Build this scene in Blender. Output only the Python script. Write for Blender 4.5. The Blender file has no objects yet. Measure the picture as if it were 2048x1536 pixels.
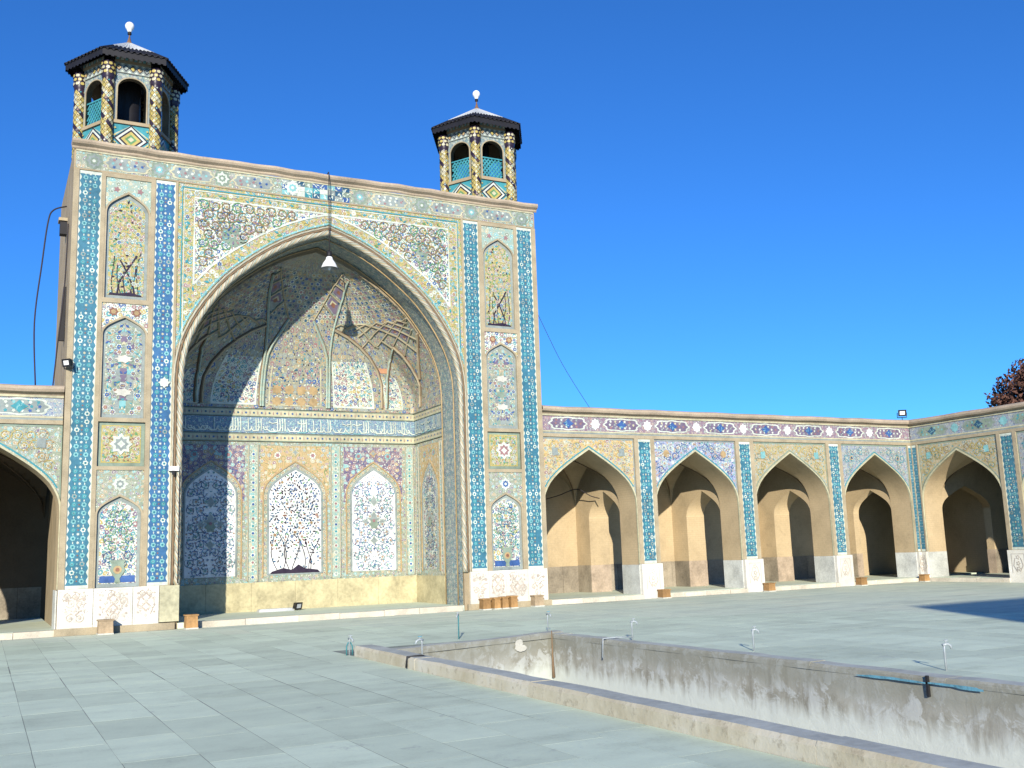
import bpy, bmesh, math, random
from mathutils import Vector, Matrix

# ---------------------------------------------------------------- camera
SC = bpy.context.scene
COL = SC.collection
R = math.radians
F_PX, YAW, PITCH, ROLL = 2017.4, R(27.681), R(9.377), R(-1.979)
cy, sy, cp, sp = math.cos(YAW), math.sin(YAW), math.cos(PITCH), math.sin(PITCH)
fwd = Vector((sy*cp, cy*cp, sp)); rgt = Vector((cy, -sy, 0)); upv = rgt.cross(fwd)
cr, sr = math.cos(ROLL), math.sin(ROLL)
cr_, cu_ = rgt*cr + upv*sr, upv*cr - rgt*sr
cam = bpy.data.cameras.new('camera')
camo = bpy.data.objects.new('camera', cam); COL.objects.link(camo)
m = Matrix((cr_, cu_, -fwd)).transposed().to_4x4(); m.translation = (0, 0, 1.6)
camo.matrix_world = m
cam.sensor_width = 36; cam.lens = 36*F_PX/2048; cam.clip_end = 6000; cam.clip_start = 0.1
SC.camera = camo
SC.render.resolution_x, SC.render.resolution_y = 1024, 768

# ---------------------------------------------------------------- sky and sun
SUN_AZ, SUN_EL = R(28.0), R(18.0)       # light travels towards +y, 28 deg to the right
w = bpy.data.worlds.new('World'); SC.world = w; w.use_nodes = True
nt = w.node_tree; bg = nt.nodes['Background']
sky = nt.nodes.new('ShaderNodeTexSky'); sky.sky_type = 'NISHITA'; sky.sun_disc = False
sky.sun_elevation = SUN_EL
sky.sun_rotation = math.pi + SUN_AZ
sky.air_density = 1.0; sky.dust_density = 0.1; sky.ozone_density = 3.0; sky.altitude = 1500
tint = nt.nodes.new('ShaderNodeMix'); tint.data_type = 'RGBA'; tint.blend_type = 'MULTIPLY'; tint.inputs[0].default_value = 1.0
tint.inputs[7].default_value = (0.21, 0.565, 1.0, 1)       # clear deep-blue winter sky
nt.links.new(sky.outputs[0], tint.inputs[6]); nt.links.new(tint.outputs[2], bg.inputs[0]); bg.inputs[1].default_value = 0.15
sun = bpy.data.lights.new('sun', 'SUN'); sun.energy = 5.0; sun.angle = R(0.5); sun.color = (1.0, 0.93, 0.80)
suno = bpy.data.objects.new('sun', sun); COL.objects.link(suno)
ld = Vector((math.sin(SUN_AZ)*math.cos(SUN_EL), math.cos(SUN_AZ)*math.cos(SUN_EL), -math.sin(SUN_EL)))
suno.rotation_euler = ld.to_track_quat('-Z', 'Y').to_euler(); suno.location = (-20, -40, 30)
SC.view_settings.view_transform = 'Standard'; SC.view_settings.look = 'None'
SC.cycles.diffuse_bounces = 1; SC.cycles.max_bounces = 6
SC.view_settings.exposure = 0.35; SC.view_settings.gamma = 1.0

rng = random.Random(7)
# ---------------------------------------------------------------- materials
class G:
    """small node-graph helper"""
    def __init__(s, name, rough=0.8, spec=0.3):
        s.mat = bpy.data.materials.new(name); s.mat.use_nodes = True
        s.nt = s.mat.node_tree; s.b = s.nt.nodes['Principled BSDF']
        s.b.inputs['Roughness'].default_value = rough
        s.b.inputs['Specular IOR Level'].default_value = spec
    def n(s, t, **kw):
        nd = s.nt.nodes.new(t)
        for k, v in kw.items():
            if k.startswith('i_'):
                nd.inputs[k[2:].replace('_', ' ')].default_value = v
            else: setattr(nd, k, v)
        return nd
    def l(s, a, b): s.nt.links.new(a, b)
    def val(s, x, sock):
        if hasattr(x, 'is_linked') or hasattr(x, 'links'): s.l(x, sock)
        else: sock.default_value = x
    def math(s, op, a, b=0.0, c=None):
        nd = s.n('ShaderNodeMath', operation=op)
        s.val(a, nd.inputs[0]); s.val(b, nd.inputs[1])
        if c is not None: s.val(c, nd.inputs[2])
        return nd.outputs[0]
    def mix(s, f, a, b, mode='MIX'):
        nd = s.n('ShaderNodeMix', data_type='RGBA', blend_type=mode)
        s.val(f, nd.inputs[0])
        for x, k in ((a, 6), (b, 7)):
            if isinstance(x, tuple): nd.inputs[k].default_value = (*x[:3], 1)
            else: s.l(x, nd.inputs[k])
        return nd.outputs[2]
    def uv(s): return s.n('ShaderNodeUVMap').outputs[0]
    def obj(s): return s.n('ShaderNodeTexCoord').outputs['Object']
    def noise(s, vec, scale, detail=3, rough=0.55, dist=0.0, dim='3D'):
        nd = s.n('ShaderNodeTexNoise', noise_dimensions=dim); s.l(vec, nd.inputs['Vector'])
        nd.inputs['Scale'].default_value = scale; nd.inputs['Detail'].default_value = detail
        nd.inputs['Roughness'].default_value = rough; nd.inputs['Distortion'].default_value = dist
        return nd
    def voro(s, vec, scale, rand=1.0, feature='F1', dim='2D'):
        nd = s.n('ShaderNodeTexVoronoi', voronoi_dimensions=dim, feature=feature); s.l(vec, nd.inputs['Vector'])
        nd.inputs['Scale'].default_value = scale; nd.inputs['Randomness'].default_value = rand
        return nd
    def ramp(s, f, stops, interp='LINEAR'):
        nd = s.n('ShaderNodeValToRGB'); cr = nd.color_ramp; cr.interpolation = interp
        while len(cr.elements) < len(stops): cr.elements.new(0.5)
        for e, (p, c) in zip(cr.elements, stops):
            e.position = p; e.color = (*c, 1) if isinstance(c, tuple) else (c, c, c, 1)
        s.l(f, nd.inputs[0]); return nd.outputs[0]
    def bump(s, h, strength=0.3, dist=0.02):
        nd = s.n('ShaderNodeBump'); s.l(h, nd.inputs['Height'])
        nd.inputs['Strength'].default_value = strength; nd.inputs['Distance'].default_value = dist
        s.l(nd.outputs[0], s.b.inputs['Normal'])
    def out(s, col): s.l(col, s.b.inputs['Base Color'])

MATS = {}
def reg(name):
    def deco(fn):
        MATS[name] = fn(); return fn
    return deco

def plain(name, c, rough=0.8, var=0.25, scale=3.0, fine=40.0, bump=0.25, bd=0.01, spec=0.3, tint=None, rnd=0.0):
    g = G(name, rough, spec); v = g.obj()
    a = g.noise(v, scale, 4, 0.6).outputs[0]; b = g.noise(v, fine, 3, 0.6).outputs[0]
    k = g.math('ADD', g.math('MULTIPLY', a, 0.65), g.math('MULTIPLY', b, 0.35))
    dark = tuple(x*(1-var*1.3) for x in c); light = tuple(min(1, x*(1+var)) for x in (tint or c))
    col = g.ramp(k, [(0.32, dark), (0.52, c), (0.70, light)])
    if rnd:
        oi = g.n('ShaderNodeObjectInfo')
        f = g.math('MULTIPLY_ADD', oi.outputs['Random'], 2*rnd, 1-rnd)
        cc = g.n('ShaderNodeCombineColor')
        for i in range(3): g.l(f, cc.inputs[i])
        col = g.mix(1.0, col, cc.outputs[0], 'MULTIPLY')
    g.out(col)
    if bump: g.bump(k, bump, bd)
    MATS[name] = g.mat; return g.mat

def glaze(name, c, rough=0.35):
    """painted tile glaze with slightly uneven pigment"""
    g = G(name, rough, 0.4); v = g.obj()
    a = g.noise(v, 9.0, 3).outputs[0]; b = g.noise(v, 1.1, 2).outputs[0]
    k = g.math('ADD', g.math('MULTIPLY', a, 0.5), g.math('MULTIPLY', b, 0.5))
    g.out(g.ramp(k, [(0.33, tuple(x*0.68 for x in c)), (0.52, c), (0.7, tuple(min(0.85, x*1.22+0.01) for x in c))]))
    MATS[name] = g.mat; return g.mat

def floral(name, ground, vine, leaves, flowers, fs=5.0, ls=13.0,  rough=0.4, white=(0.56, 0.58, 0.50), leafr=0.27, fr=0.30, dirt=0.3, grid=0.0):
    fs *= 1.45; ls *= 1.25
    g = G(name, rough, 0.35); uv = g.uv()
    wob = g.noise(uv, 5.0, 2, dim='2D')
    off = g.n('ShaderNodeVectorMath', operation='SUBTRACT'); g.l(wob.outputs[1], off.inputs[0]); off.inputs[1].default_value = (.5, .5, .5)
    sc = g.n('ShaderNodeVectorMath', operation='SCALE'); g.l(off.outputs[0], sc.inputs[0]); sc.inputs['Scale'].default_value = 0.10
    ad = g.n('ShaderNodeVectorMath', operation='ADD'); g.l(uv, ad.inputs[0]); g.l(sc.outputs[0], ad.inputs[1]); p = ad.outputs[0]
    va = g.noise(uv, 2.6, 0, dim='2D').outputs[0]
    vl = g.math('LESS_THAN', g.math('ABSOLUTE', g.math('SUBTRACT', g.math('FRACT', g.math('MULTIPLY', va, 9.0)), 0.5)), 0.085)
    col = g.mix(vl, ground, vine)
    v2 = g.voro(p, ls, 0.9); d2 = v2.outputs['Distance']
    s2 = g.n('ShaderNodeSeparateColor'); g.l(v2.outputs['Color'], s2.inputs[0])
    lc = g.ramp(s2.outputs[0], [(i/len(leaves), c) for i, c in enumerate(leaves)], 'CONSTANT')
    col = g.mix(g.math('LESS_THAN', d2, leafr), col, lc)
    v1 = g.voro(p, fs, 0.75); d1 = v1.outputs['Distance']
    s1 = g.n('ShaderNodeSeparateColor'); g.l(v1.outputs['Color'], s1.inputs[0])
    fc = g.ramp(s1.outputs[1], [(i/len(flowers), c) for i, c in enumerate(flowers)], 'CONSTANT')
    rr = g.math('MULTIPLY_ADD', s1.outputs[0], 0.16, fr-0.08)
    col = g.mix(g.math('LESS_THAN', d1, g.math('ADD', rr, 0.05)), col, white)
    col = g.mix(g.math('LESS_THAN', d1, rr), col, fc)
    col = g.mix(g.math('LESS_THAN', d1, g.math('MULTIPLY', rr, 0.38)), col, white)
    if grid:
        bt = g.n('ShaderNodeTexBrick', offset=0.0, squash=1.0); g.l(uv, bt.inputs['Vector'])
        bt.inputs['Scale'].default_value = 1.0/grid; bt.inputs['Brick Width'].default_value = 1.0; bt.inputs['Row Height'].default_value = 1.0
        bt.inputs['Mortar Size'].default_value = 0.025; bt.inputs['Mortar Smooth'].default_value = 0.1
        col = g.mix(g.math('MULTIPLY', bt.outputs['Fac'], 0.5), col, (0.42, 0.38, 0.30))
    dn = g.noise(uv, 0.9, 5, 0.65, dim='2D').outputs[0]
    col = g.mix(g.ramp(dn, [(0.42, 0.0), (0.75, dirt*1.6)]), col, (0.40, 0.36, 0.27))
    g.out(col); MATS[name] = g.mat; return g.mat

# pigments
C = dict(Q=(0.055, 0.18, 0.25), Z=(0.05, 0.145, 0.29), H=(0.23, 0.17, 0.065), W=(0.59, 0.64, 0.54), X=(0.76, 0.77, 0.73), T=(0.055, 0.27, 0.31), L=(0.21, 0.44, 0.44), B=(0.05, 0.11, 0.29), N=(0.035, 0.10, 0.17),
         Y=(0.46, 0.37, 0.11), P=(0.31, 0.17, 0.17), G=(0.12, 0.27, 0.11), K=(0.030, 0.018, 0.034), O=(0.42, 0.30, 0.15),
         S=(0.23, 0.29, 0.22), R=(0.24, 0.11, 0.07), V=(0.18, 0.14, 0.20), C=(0.50, 0.47, 0.31), M=(0.27, 0.31, 0.29))
NM = dict(Q='teal_glaze', Z='slate_blue_glaze', H='brown_glaze', W='white_glaze', X='bright_white_glaze', T='turquoise_glaze', L='pale_turquoise_glaze', B='cobalt_glaze', N='navy_glaze', Y='yellow_glaze', P='rose_glaze',
          G='green_glaze', K='manganese_glaze', O='ochre_glaze', S='sage_glaze', R='red_brown_glaze', V='mauve_glaze', C='cream_glaze', M='grey_glaze')
for k, v in C.items(): MATS[k] = glaze(NM[k], v)

plain('brick', (0.36, 0.285, 0.18), 0.85, 0.22, 1.5, 30, 0.4, 0.012)
plain('stone_trim', (0.39, 0.325, 0.215), 0.85, 0.25, 2.0, 35, 0.4, 0.012)
plain('cornice', (0.43, 0.345, 0.25), 0.85, 0.28, 1.2, 22, 0.5, 0.02)
plain('marble', (0.70, 0.67, 0.58), 0.6, 0.18, 1.3, 25, 0.3, 0.012, tint=(0.74, 0.73, 0.68), rnd=0.08)
plain('marble_relief', (0.47, 0.40, 0.33), 0.7, 0.25, 2.5, 30, 0.3, 0.01)
plain('dado_stone', (0.58, 0.59, 0.54), 0.75, 0.3, 1.6, 20, 0.35, 0.012, rnd=0.16)
plain('dado_tan', (0.42, 0.33, 0.24), 0.8, 0.3, 1.8, 16, 0.35, 0.012, rnd=0.15)
plain('dado_yellow', (0.52, 0.46, 0.27), 0.8, 0.3, 2.2, 14, 0.4, 0.02, rnd=0.05)
def plasterm(name, c):
    """thin worn plaster over brick: faint courses, smoke and damp stains"""
    g = G(name, 0.9, 0.2); uv = g.uv(); v = g.obj()
    bt = g.n('ShaderNodeTexBrick', offset=0.5); g.l(uv, bt.inputs['Vector']); bt.inputs['Scale'].default_value = 1.0
    bt.inputs['Brick Width'].default_value = 0.23; bt.inputs['Row Height'].default_value = 0.075; bt.inputs['Mortar Size'].default_value = 0.006; bt.inputs['Mortar Smooth'].default_value = 0.5
    a = g.noise(v, 0.8, 5, 0.62).outputs[0]; f = g.noise(v, 16, 4, 0.65).outputs[0]
    k = g.math('ADD', g.math('MULTIPLY', a, 0.7), g.math('MULTIPLY', f, 0.3))
    col = g.ramp(k, [(0.34, tuple(x*0.76 for x in c)), (0.5, c), (0.64, tuple(min(.8, x*1.14) for x in c))])
    vis = g.math('MULTIPLY', bt.outputs['Fac'], g.ramp(a, [(0.42, 0.05), (0.62, 0.34)]))
    col = g.mix(vis, col, tuple(x*0.55 for x in c))
    st = g.noise(v, 2.3, 6, 0.7, 0.3).outputs[0]
    col = g.mix(g.ramp(st, [(0.60, 0.0), (0.72, 0.4)]), col, (c[0]*0.62, c[1]*0.60, c[2]*0.62))
    g.out(col); g.bump(g.math('SUBTRACT', k, g.math('MULTIPLY', vis, 0.4)), 0.3, 0.015); MATS[name] = g.mat
plasterm('plaster', (0.51, 0.395, 0.24))
plain('plaster_line', (0.22, 0.15, 0.09), 0.9, 0.2, 2, 20, 0.2, 0.01)
plain('kerb_stone', (0.62, 0.56, 0.44), 0.8, 0.2, 2.5, 25, 0.4, 0.015, rnd=0.10)
plain('roof_earth', (0.34, 0.27, 0.19), 0.95, 0.2, 1.5, 20, 0.3, 0.02)
plain('plaster_shade', (0.17, 0.125, 0.08), 0.9, 0.2, 0.9, 18, 0.3, 0.02)  # plaster darkened to put the left archway's inner shade into its colour
plain('dado_dark', (0.30, 0.255, 0.19), 0.8, 0.35, 1.8, 16, 0.35, 0.012, rnd=0.18)
plain('joint', (0.27, 0.30, 0.25), 0.9, 0.25, 2.0, 30, 0.4, 0.01)
plain('metal_dark', (0.012, 0.011, 0.014), 0.6, 0.3, 3, 30, 0.1, 0.005, spec=0.4)
plain('metal_grey', (0.50, 0.52, 0.52), 0.5, 0.2, 3, 30, 0.1, 0.004)
plain('white_paint', (0.80, 0.80, 0.78), 0.4, 0.06, 3, 30, 0.0)
plain('black_paint', (0.02, 0.02, 0.022), 0.5, 0.2, 3, 30, 0.0)
plain('cable', (0.035, 0.03, 0.035), 0.7, 0.1, 3, 30, 0.0)
plain('pipe_steel', (0.34, 0.38, 0.40), 0.35, 0.25, 8, 60, 0.0, spec=0.6)
plain('pipe_green', (0.06, 0.22, 0.24), 0.5, 0.25, 8, 60, 0.0)
plain('rust', (0.20, 0.11, 0.06), 0.8, 0.3, 8, 60, 0.2)
plain('wood_box', (0.38, 0.215, 0.085), 0.7, 0.3, 3, 18, 0.3, 0.01, rnd=0.25)
plain('box_stone', (0.40, 0.30, 0.19), 0.85, 0.3, 3, 18, 0.3, 0.01, rnd=0.15)
plain('bark', (0.10, 0.07, 0.05), 0.9, 0.3, 4, 20, 0.5, 0.02)
plain('paint_blue', (0.13, 0.32, 0.40), 0.7, 0.35, 5, 40, 0.2, 0.004)
plain('plaster_patch', (0.54, 0.53, 0.46), 0.9, 0.2, 3, 25, 0.4, 0.01)
plain('orange_patch', (0.62, 0.32, 0.18), 0.8, 0.15, 3, 25, 0.1, 0.01)

def slabm(name, c, rnd):
    """worn pale limestone: broad foot-worn bands, fine pitting, slightly different block to block"""
    g = G(name, 0.72, 0.3); v = g.obj()
    mp = g.n('ShaderNodeMapping'); g.l(v, mp.inputs[0]); mp.inputs['Scale'].default_value = (0.35, 1.5, 1)
    a = g.noise(mp.outputs[0], 0.9, 5, 0.6).outputs[0]; b = g.noise(v, 2.6, 5, 0.65).outputs[0]; f = g.noise(v, 34, 3, 0.6).outputs[0]
    k = g.math('ADD', g.math('ADD', g.math('MULTIPLY', a, 0.5), g.math('MULTIPLY', b, 0.32)), g.math('MULTIPLY', f, 0.18))
    col = g.ramp(k, [(0.36, tuple(x*0.74 for x in c)), (0.47, tuple(x*0.93 for x in c)), (0.55, c), (0.66, (c[0]*1.13, c[1]*1.10, c[2]*1.04))])
    sp_ = g.noise(v, 1.7, 6, 0.75, 0.4).outputs[0]
    col = g.mix(g.ramp(sp_, [(0.60, 0.0), (0.70, 0.6)]), col, (0.38, 0.42, 0.37))
    if rnd:
        oi = g.n('ShaderNodeObjectInfo'); q = g.math('MULTIPLY_ADD', oi.outputs['Random'], 2*rnd, 1-rnd); cc = g.n('ShaderNodeCombineColor')
        for i in range(3): g.l(q, cc.inputs[i])
        col = g.mix(1.0, col, cc.outputs[0], 'MULTIPLY')
    g.out(col); g.bump(k, 0.30, 0.008); MATS[name] = g.mat
slabm('slab', (0.65, 0.745, 0.57), 0.10); slabm('slab_far', (0.66, 0.735, 0.575), 0); slabm('slab_t1', (0.625, 0.705, 0.56), 0); slabm('slab_t2', (0.69, 0.75, 0.58), 0)
def leafmat():
    g = G('foliage', 0.7, 0.2); oi = g.obj()
    a = g.noise(oi, 1.3, 3).outputs[0]; b = g.noise(oi, 14, 2).outputs[0]
    k = g.math('ADD', g.math('MULTIPLY', a, 0.5), g.math('MULTIPLY', b, 0.5))
    g.out(g.ramp(k, [(0.35, (0.040, 0.026, 0.018)), (0.5, (0.125, 0.058, 0.042)), (0.68, (0.20, 0.105, 0.075))]))
    MATS['foliage'] = g.mat
leafmat()

def poolwall():
    g = G('pool_render', 0.85, 0.25); v = g.obj()
    n1 = g.noise(v, 1.6, 6, 0.68).outputs[0]; n2 = g.noise(v, 4.2, 6, 0.72, 0.5).outputs[0]
    sep = g.n('ShaderNodeSeparateXYZ'); g.l(v, sep.inputs[0])
    mp = g.n('ShaderNodeMapping'); g.l(v, mp.inputs[0]); mp.inputs['Scale'].default_value = (3.0, 3.0, 0.45)
    drip = g.noise(mp.outputs[0], 2.2, 4, 0.6).outputs[0]
    base = g.ramp(n1, [(0.33, (0.25, 0.245, 0.20)), (0.48, (0.33, 0.325, 0.275)), (0.62, (0.40, 0.405, 0.36))])
    base = g.mix(g.ramp(n2, [(0.50, 0.0), (0.56, 0.85)]), base, (0.47, 0.49, 0.46))
    base = g.mix(g.ramp(drip, [(0.52, 0.0), (0.70, 0.55)]), base, (0.19, 0.175, 0.135))
    up = g.math('ADD', sep.outputs[2], g.math('MULTIPLY', n1, 0.55))
    base = g.mix(g.ramp(g.math('ADD', up, 0.4), [(0.34, 0.0), (0.50, 0.6)]), base, (0.235, 0.235, 0.185))
    # lime bloom left by the old water line near the bottom of the basin
    low = g.math('ADD', sep.outputs[2], g.math('MULTIPLY', drip, 0.5))
    base = g.mix(g.ramp(g.math('MULTIPLY_ADD', low, 1.0, 0.62), [(0.20, 0.95), (0.44, 0.0)]), base, (0.58, 0.62, 0.57))
    g.out(base); g.bump(n2, 0.5, 0.02); MATS['pool_wall'] = g.mat
poolwall()
def kerbm():
    g = G('kerb_render', 0.85, 0.25); v = g.obj()
    n1 = g.noise(v, 1.1, 6, 0.65).outputs[0]; n2 = g.noise(v, 9.0, 4, 0.7).outputs[0]
    base = g.ramp(n1, [(0.35, (0.40, 0.35, 0.24)), (0.50, (0.50, 0.455, 0.34)), (0.64, (0.56, 0.53, 0.44))])
    base = g.mix(g.ramp(n2, [(0.56, 0.0), (0.66, 0.6)]), base, (0.28, 0.24, 0.17))
    g.out(base); g.bump(n2, 0.5, 0.015); MATS['pool_kerb'] = g.mat
kerbm()
def kerbtop():
    plain('pool_kerb_top', (0.46, 0.48, 0.43), 0.8, 0.22, 1.2, 14, 0.4, 0.012)
kerbtop()
def ropem():
    g = G('rope_tile', 0.45, 0.35); uv = g.uv(); s = g.n('ShaderNodeSeparateXYZ'); g.l(uv, s.inputs[0])
    f = g.math('FRACT', g.math('ADD', g.math('MULTIPLY', s.outputs[0], 3.2), g.math('MULTIPLY', s.outputs[1], 3.0)))
    col = g.ramp(f, [(0.0, (0.46, 0.45, 0.36)), (0.30, (0.16, 0.13, 0.09)), (0.42, (0.42, 0.39, 0.29)), (0.62, (0.16, 0.30, 0.28)), (0.74, (0.44, 0.34, 0.2))], 'CONSTANT')
    n = g.noise(uv, 14, 3, dim='2D').outputs[0]
    g.out(g.mix(g.ramp(n, [(0.5, 0.0), (0.7, 0.55)]), col, (0.34, 0.27, 0.18))); MATS['rope'] = g.mat
ropem()
def lampglass():
    g = G('lamp_glass', 0.25, 0.5); g.b.inputs['Base Color'].default_value = (0.82, 0.84, 0.84, 1); MATS['lamp_glass'] = g.mat
lampglass()

FL = [(0.30, 0.16, 0.17), (0.05, 0.11, 0.29), (0.46, 0.36, 0.11), (0.08, 0.29, 0.32), (0.20, 0.13, 0.2)]
floral('f_white', (0.64, 0.67, 0.59), (0.30, 0.28, 0.12), [C['B'], C['T'], C['P'], C['N'], C['G'], (0.62, 0.65, 0.56)], FL, 4.6, 15, leafr=0.30, dirt=0.10)
floral('f_yellow', (0.42, 0.36, 0.13), (0.18, 0.22, 0.09), [C['G'], C['C'], C['P'], C['T'], (0.5, 0.4, 0.14)], [C['P'], C['M'], C['O'], C['T']], 5.2, 14, dirt=0.12)
floral('f_sage', (0.24, 0.29, 0.22), (0.40, 0.38, 0.22), [C['L'], C['W'], C['V'], (0.3, 0.34, 0.27), C['S']], [C['M'], C['V'], C['S'], C['L'], C['O']], 5.5, 12, dirt=0.22, grid=0.21)
floral('f_ochre', (0.50, 0.36, 0.18), (0.20, 0.24, 0.10), [(0.5, 0.36, 0.18), C['G'], C['O'], C['P'], (0.5, 0.36, 0.18), C['C']], [C['P'], C['O'], C['M'], C['C']], 3.8, 12, leafr=0.22, fr=0.22, dirt=0.15)
floral('f_purple', (0.17, 0.13, 0.20), (0.36, 0.30, 0.26), [C['B'], C['V'], C['W'], C['P'], C['N']], [C['P'], C['L'], C['M'], C['O']], 4.2, 12, dirt=0.10)
floral('f_mauve', (0.27, 0.19, 0.24), (0.20, 0.15, 0.20), [C['P'], C['V'], (0.27, 0.19, 0.24), C['M']], [C['P'], C['V'], C['M']], 6, 12, leafr=0.24, dirt=0.10)
floral('f_lilac', (0.36, 0.38, 0.50), (0.16, 0.24, 0.40), [C['B'], C['W'], C['L'], C['P'], (0.36, 0.38, 0.5)], [C['P'], C['B'], C['W'], C['T']], 5.5, 12, dirt=0.06)
floral('f_bluegrey', (0.29, 0.33, 0.38), (0.20, 0.28, 0.34), [C['T'], C['M'], C['W'], C['V'], (0.29, 0.33, 0.38)], [C['M'], C['B'], C['V']], 6, 13, leafr=0.22, dirt=0.22, grid=0.22)
floral('f_gold', (0.52, 0.37, 0.17), (0.62, 0.48, 0.20), [C['C'], C['O'], C['M'], C['Y'], C['G'], C['C']], [C['P'], C['M'], C['O'], C['C']], 5.0, 12, dirt=0.14)
floral('f_olive', (0.41, 0.34, 0.19), (0.34, 0.30, 0.15), [C['O'], C['S'], (0.41, 0.34, 0.19), C['Y']], [C['O'], C['S'], C['M']], 6, 13, leafr=0.22, dirt=0.25, grid=0.23)
floral('f_vault', (0.27, 0.28, 0.22), (0.44, 0.36, 0.2), [C['W'], C['N'], C['V'], C['B'], C['T'], C['C'], C['K']], [C['P'], C['B'], C['M'], C['O'], C['V']], 3.9, 9.5, dirt=0.14, white=(0.40, 0.43, 0.36))
floral('f_teal', (0.14, 0.22, 0.24), (0.3, 0.34, 0.3), [C['N'], C['M'], C['T'], C['V']], [C['M'], C['N'], C['S']], 5, 12, dirt=0.2, grid=0.2)
floral('f_paleblue', (0.30, 0.41, 0.35), (0.34, 0.40, 0.3), [C['L'], C['W'], C['C'], (0.4, 0.5, 0.46)], [C['L'], C['S'], C['C']], 4, 9, leafr=0.24, dirt=0.22)
floral('f_script', (0.17, 0.24, 0.33), (0.26, 0.42, 0.44), [C['B'], C['T'], C['M'], C['L'], C['W']], [C['T'], C['B'], C['L']], 6, 13, leafr=0.2, fr=0.16, dirt=0.05)


# ---------------------------------------------------------------- mesh helpers
class MB:
    def __init__(s): s.v = []; s.f = []; s.m = []; s.uv = []; s.sm = []
    def poly(s, pts, mat, uv=None, smooth=False):
        i = len(s.v); s.v += [tuple(p) for p in pts]; s.f.append(tuple(range(i, i+len(pts))))
        s.m.append(mat); s.uv.append(uv); s.sm.append(smooth)
    def hexa(s, c, mat, top=None):
        """c: 8 corners, bottom ring then top ring"""
        for k, q in enumerate(((3, 2, 1, 0), (4, 5, 6, 7), (0, 1, 5, 4), (1, 2, 6, 5), (2, 3, 7, 6), (3, 0, 4, 7))):
            s.poly([c[j] for j in q], (top if (k == 1 and top) else mat))
    def box(s, x0, x1, y0, y1, z0, z1, mat, top=None, M=None):
        c = [(x0, y0, z0), (x1, y0, z0), (x1, y1, z0), (x0, y1, z0), (x0, y0, z1), (x1, y0, z1), (x1, y1, z1), (x0, y1, z1)]
        if M: c = [M(*p) for p in c]
        s.hexa(c, mat, top)
    def grid(s, rows, mat, uvs=None, smooth=True, closed=False):
        n = len(rows[0])
        for i in range(len(rows)-1):
            for j in range(n if closed else n-1):
                k = (j+1) % n
                u = None
                if uvs: 
                    a, b, c_, d = uvs[i][j], uvs[i][k] if k else (uvs[i][j][0], uvs[i][j][1]+1.0/n), uvs[i+1][k] if k else (uvs[i+1][j][0], uvs[i+1][j][1]+1.0/n), uvs[i+1][j]
                    u = [a, b, c_, d]
                s.poly([rows[i][j], rows[i][k], rows[i+1][k], rows[i+1][j]], mat, u, smooth)
    def tube(s, path, r, mat, n=8, twist=None, caps=True, smooth=True):
        path = [Vector(p) for p in path]; rows = []; uvs = []; L = 0; prev = None
        for i, p in enumerate(path):
            t = (path[min(i+1, len(path)-1)]-path[max(i-1, 0)]).normalized()
            if prev is None:
                a = Vector((0, -1, 0)) if abs(t.y) < 0.9 else Vector((1, 0, 0))
            else: a = prev
            a = (a - t*a.dot(t)).normalized(); prev = a; b = t.cross(a)
            if i: L += (p-path[i-1]).length
            rr = r(i/(len(path)-1)) if callable(r) else r
            row = []; ur = []
            for j in range(n):
                ph = 2*math.pi*j/n
                q = rr*(1+0.16*math.cos(3*(ph-twist*L))) if twist else rr
                row.append(p+a*math.cos(ph)*q+b*math.sin(ph)*q); ur.append((L, j/n))
            rows.append(row); uvs.append(ur)
        s.grid(rows, mat, uvs, smooth, True)
        if caps: s.poly(rows[0][::-1], mat); s.poly(rows[-1], mat)
    def lathe(s, c, prof, mat, n=14, smooth=True):
        rows = [[(c[0]+r*math.cos(2*math.pi*j/n), c[1]+r*math.sin(2*math.pi*j/n), c[2]+z) for j in range(n)] for r, z in prof]
        s.grid(rows, mat, None, smooth, True)
    def build(s, name, parent=None, label=None, kind=None):
        if not s.f: return None
        o3 = parent_loc(parent)
        me = bpy.data.meshes.new(name)
        me.from_pydata([(p[0]-o3[0], p[1]-o3[1], p[2]-o3[2]) for p in s.v], [], s.f)
        names = []
        for q in s.m:
            if q not in names: names.append(q)
        for q in names: me.materials.append(MATS[q])
        idx = {q: i for i, q in enumerate(names)}
        me.polygons.foreach_set('material_index', [idx[q] for q in s.m])
        me.polygons.foreach_set('use_smooth', s.sm)
        ul = me.uv_layers.new(name='UVMap'); flat = []
        for f, u, pl in zip(s.f, s.uv, me.polygons):
            if u: flat += [x for p in u for x in p]
            else:
                n = pl.normal; ax, ay, az = abs(n.x), abs(n.y), abs(n.z)
                for j in f:
                    p = s.v[j]
                    flat += (p[1], p[2]) if (ax >= ay and ax >= az) else (p[0], p[2]) if ay >= az else (p[0], p[1])
        ul.data.foreach_set('uv', flat)
        if any(s.sm):
            bm = bmesh.new(); bm.from_mesh(me); bmesh.ops.remove_doubles(bm, verts=bm.verts, dist=0.0004); bm.to_mesh(me); bm.free()
        me.update()
        o = bpy.data.objects.new(name, me); COL.objects.link(o)
        if parent: o.parent = parent
        if label: o['label'] = label
        if kind: o['kind'] = kind
        return o
LOC = {}
def parent_loc(p):
    x = y = z = 0.0
    while p is not None:
        x += p.location.x; y += p.location.y; z += p.location.z; p = p.parent
    return (x, y, z)
def thing(name, label, cat, loc, group=None):
    o = bpy.data.objects.new(name, None); COL.objects.link(o); o.location = loc
    o.empty_display_size = 0.2
    o['label'] = label; o['category'] = cat
    if group: o['group'] = group
    return o
def tag(o, label, cat, group=None):
    o['label'] = label; o['category'] = cat
    if group: o['group'] = group
    return o
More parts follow.
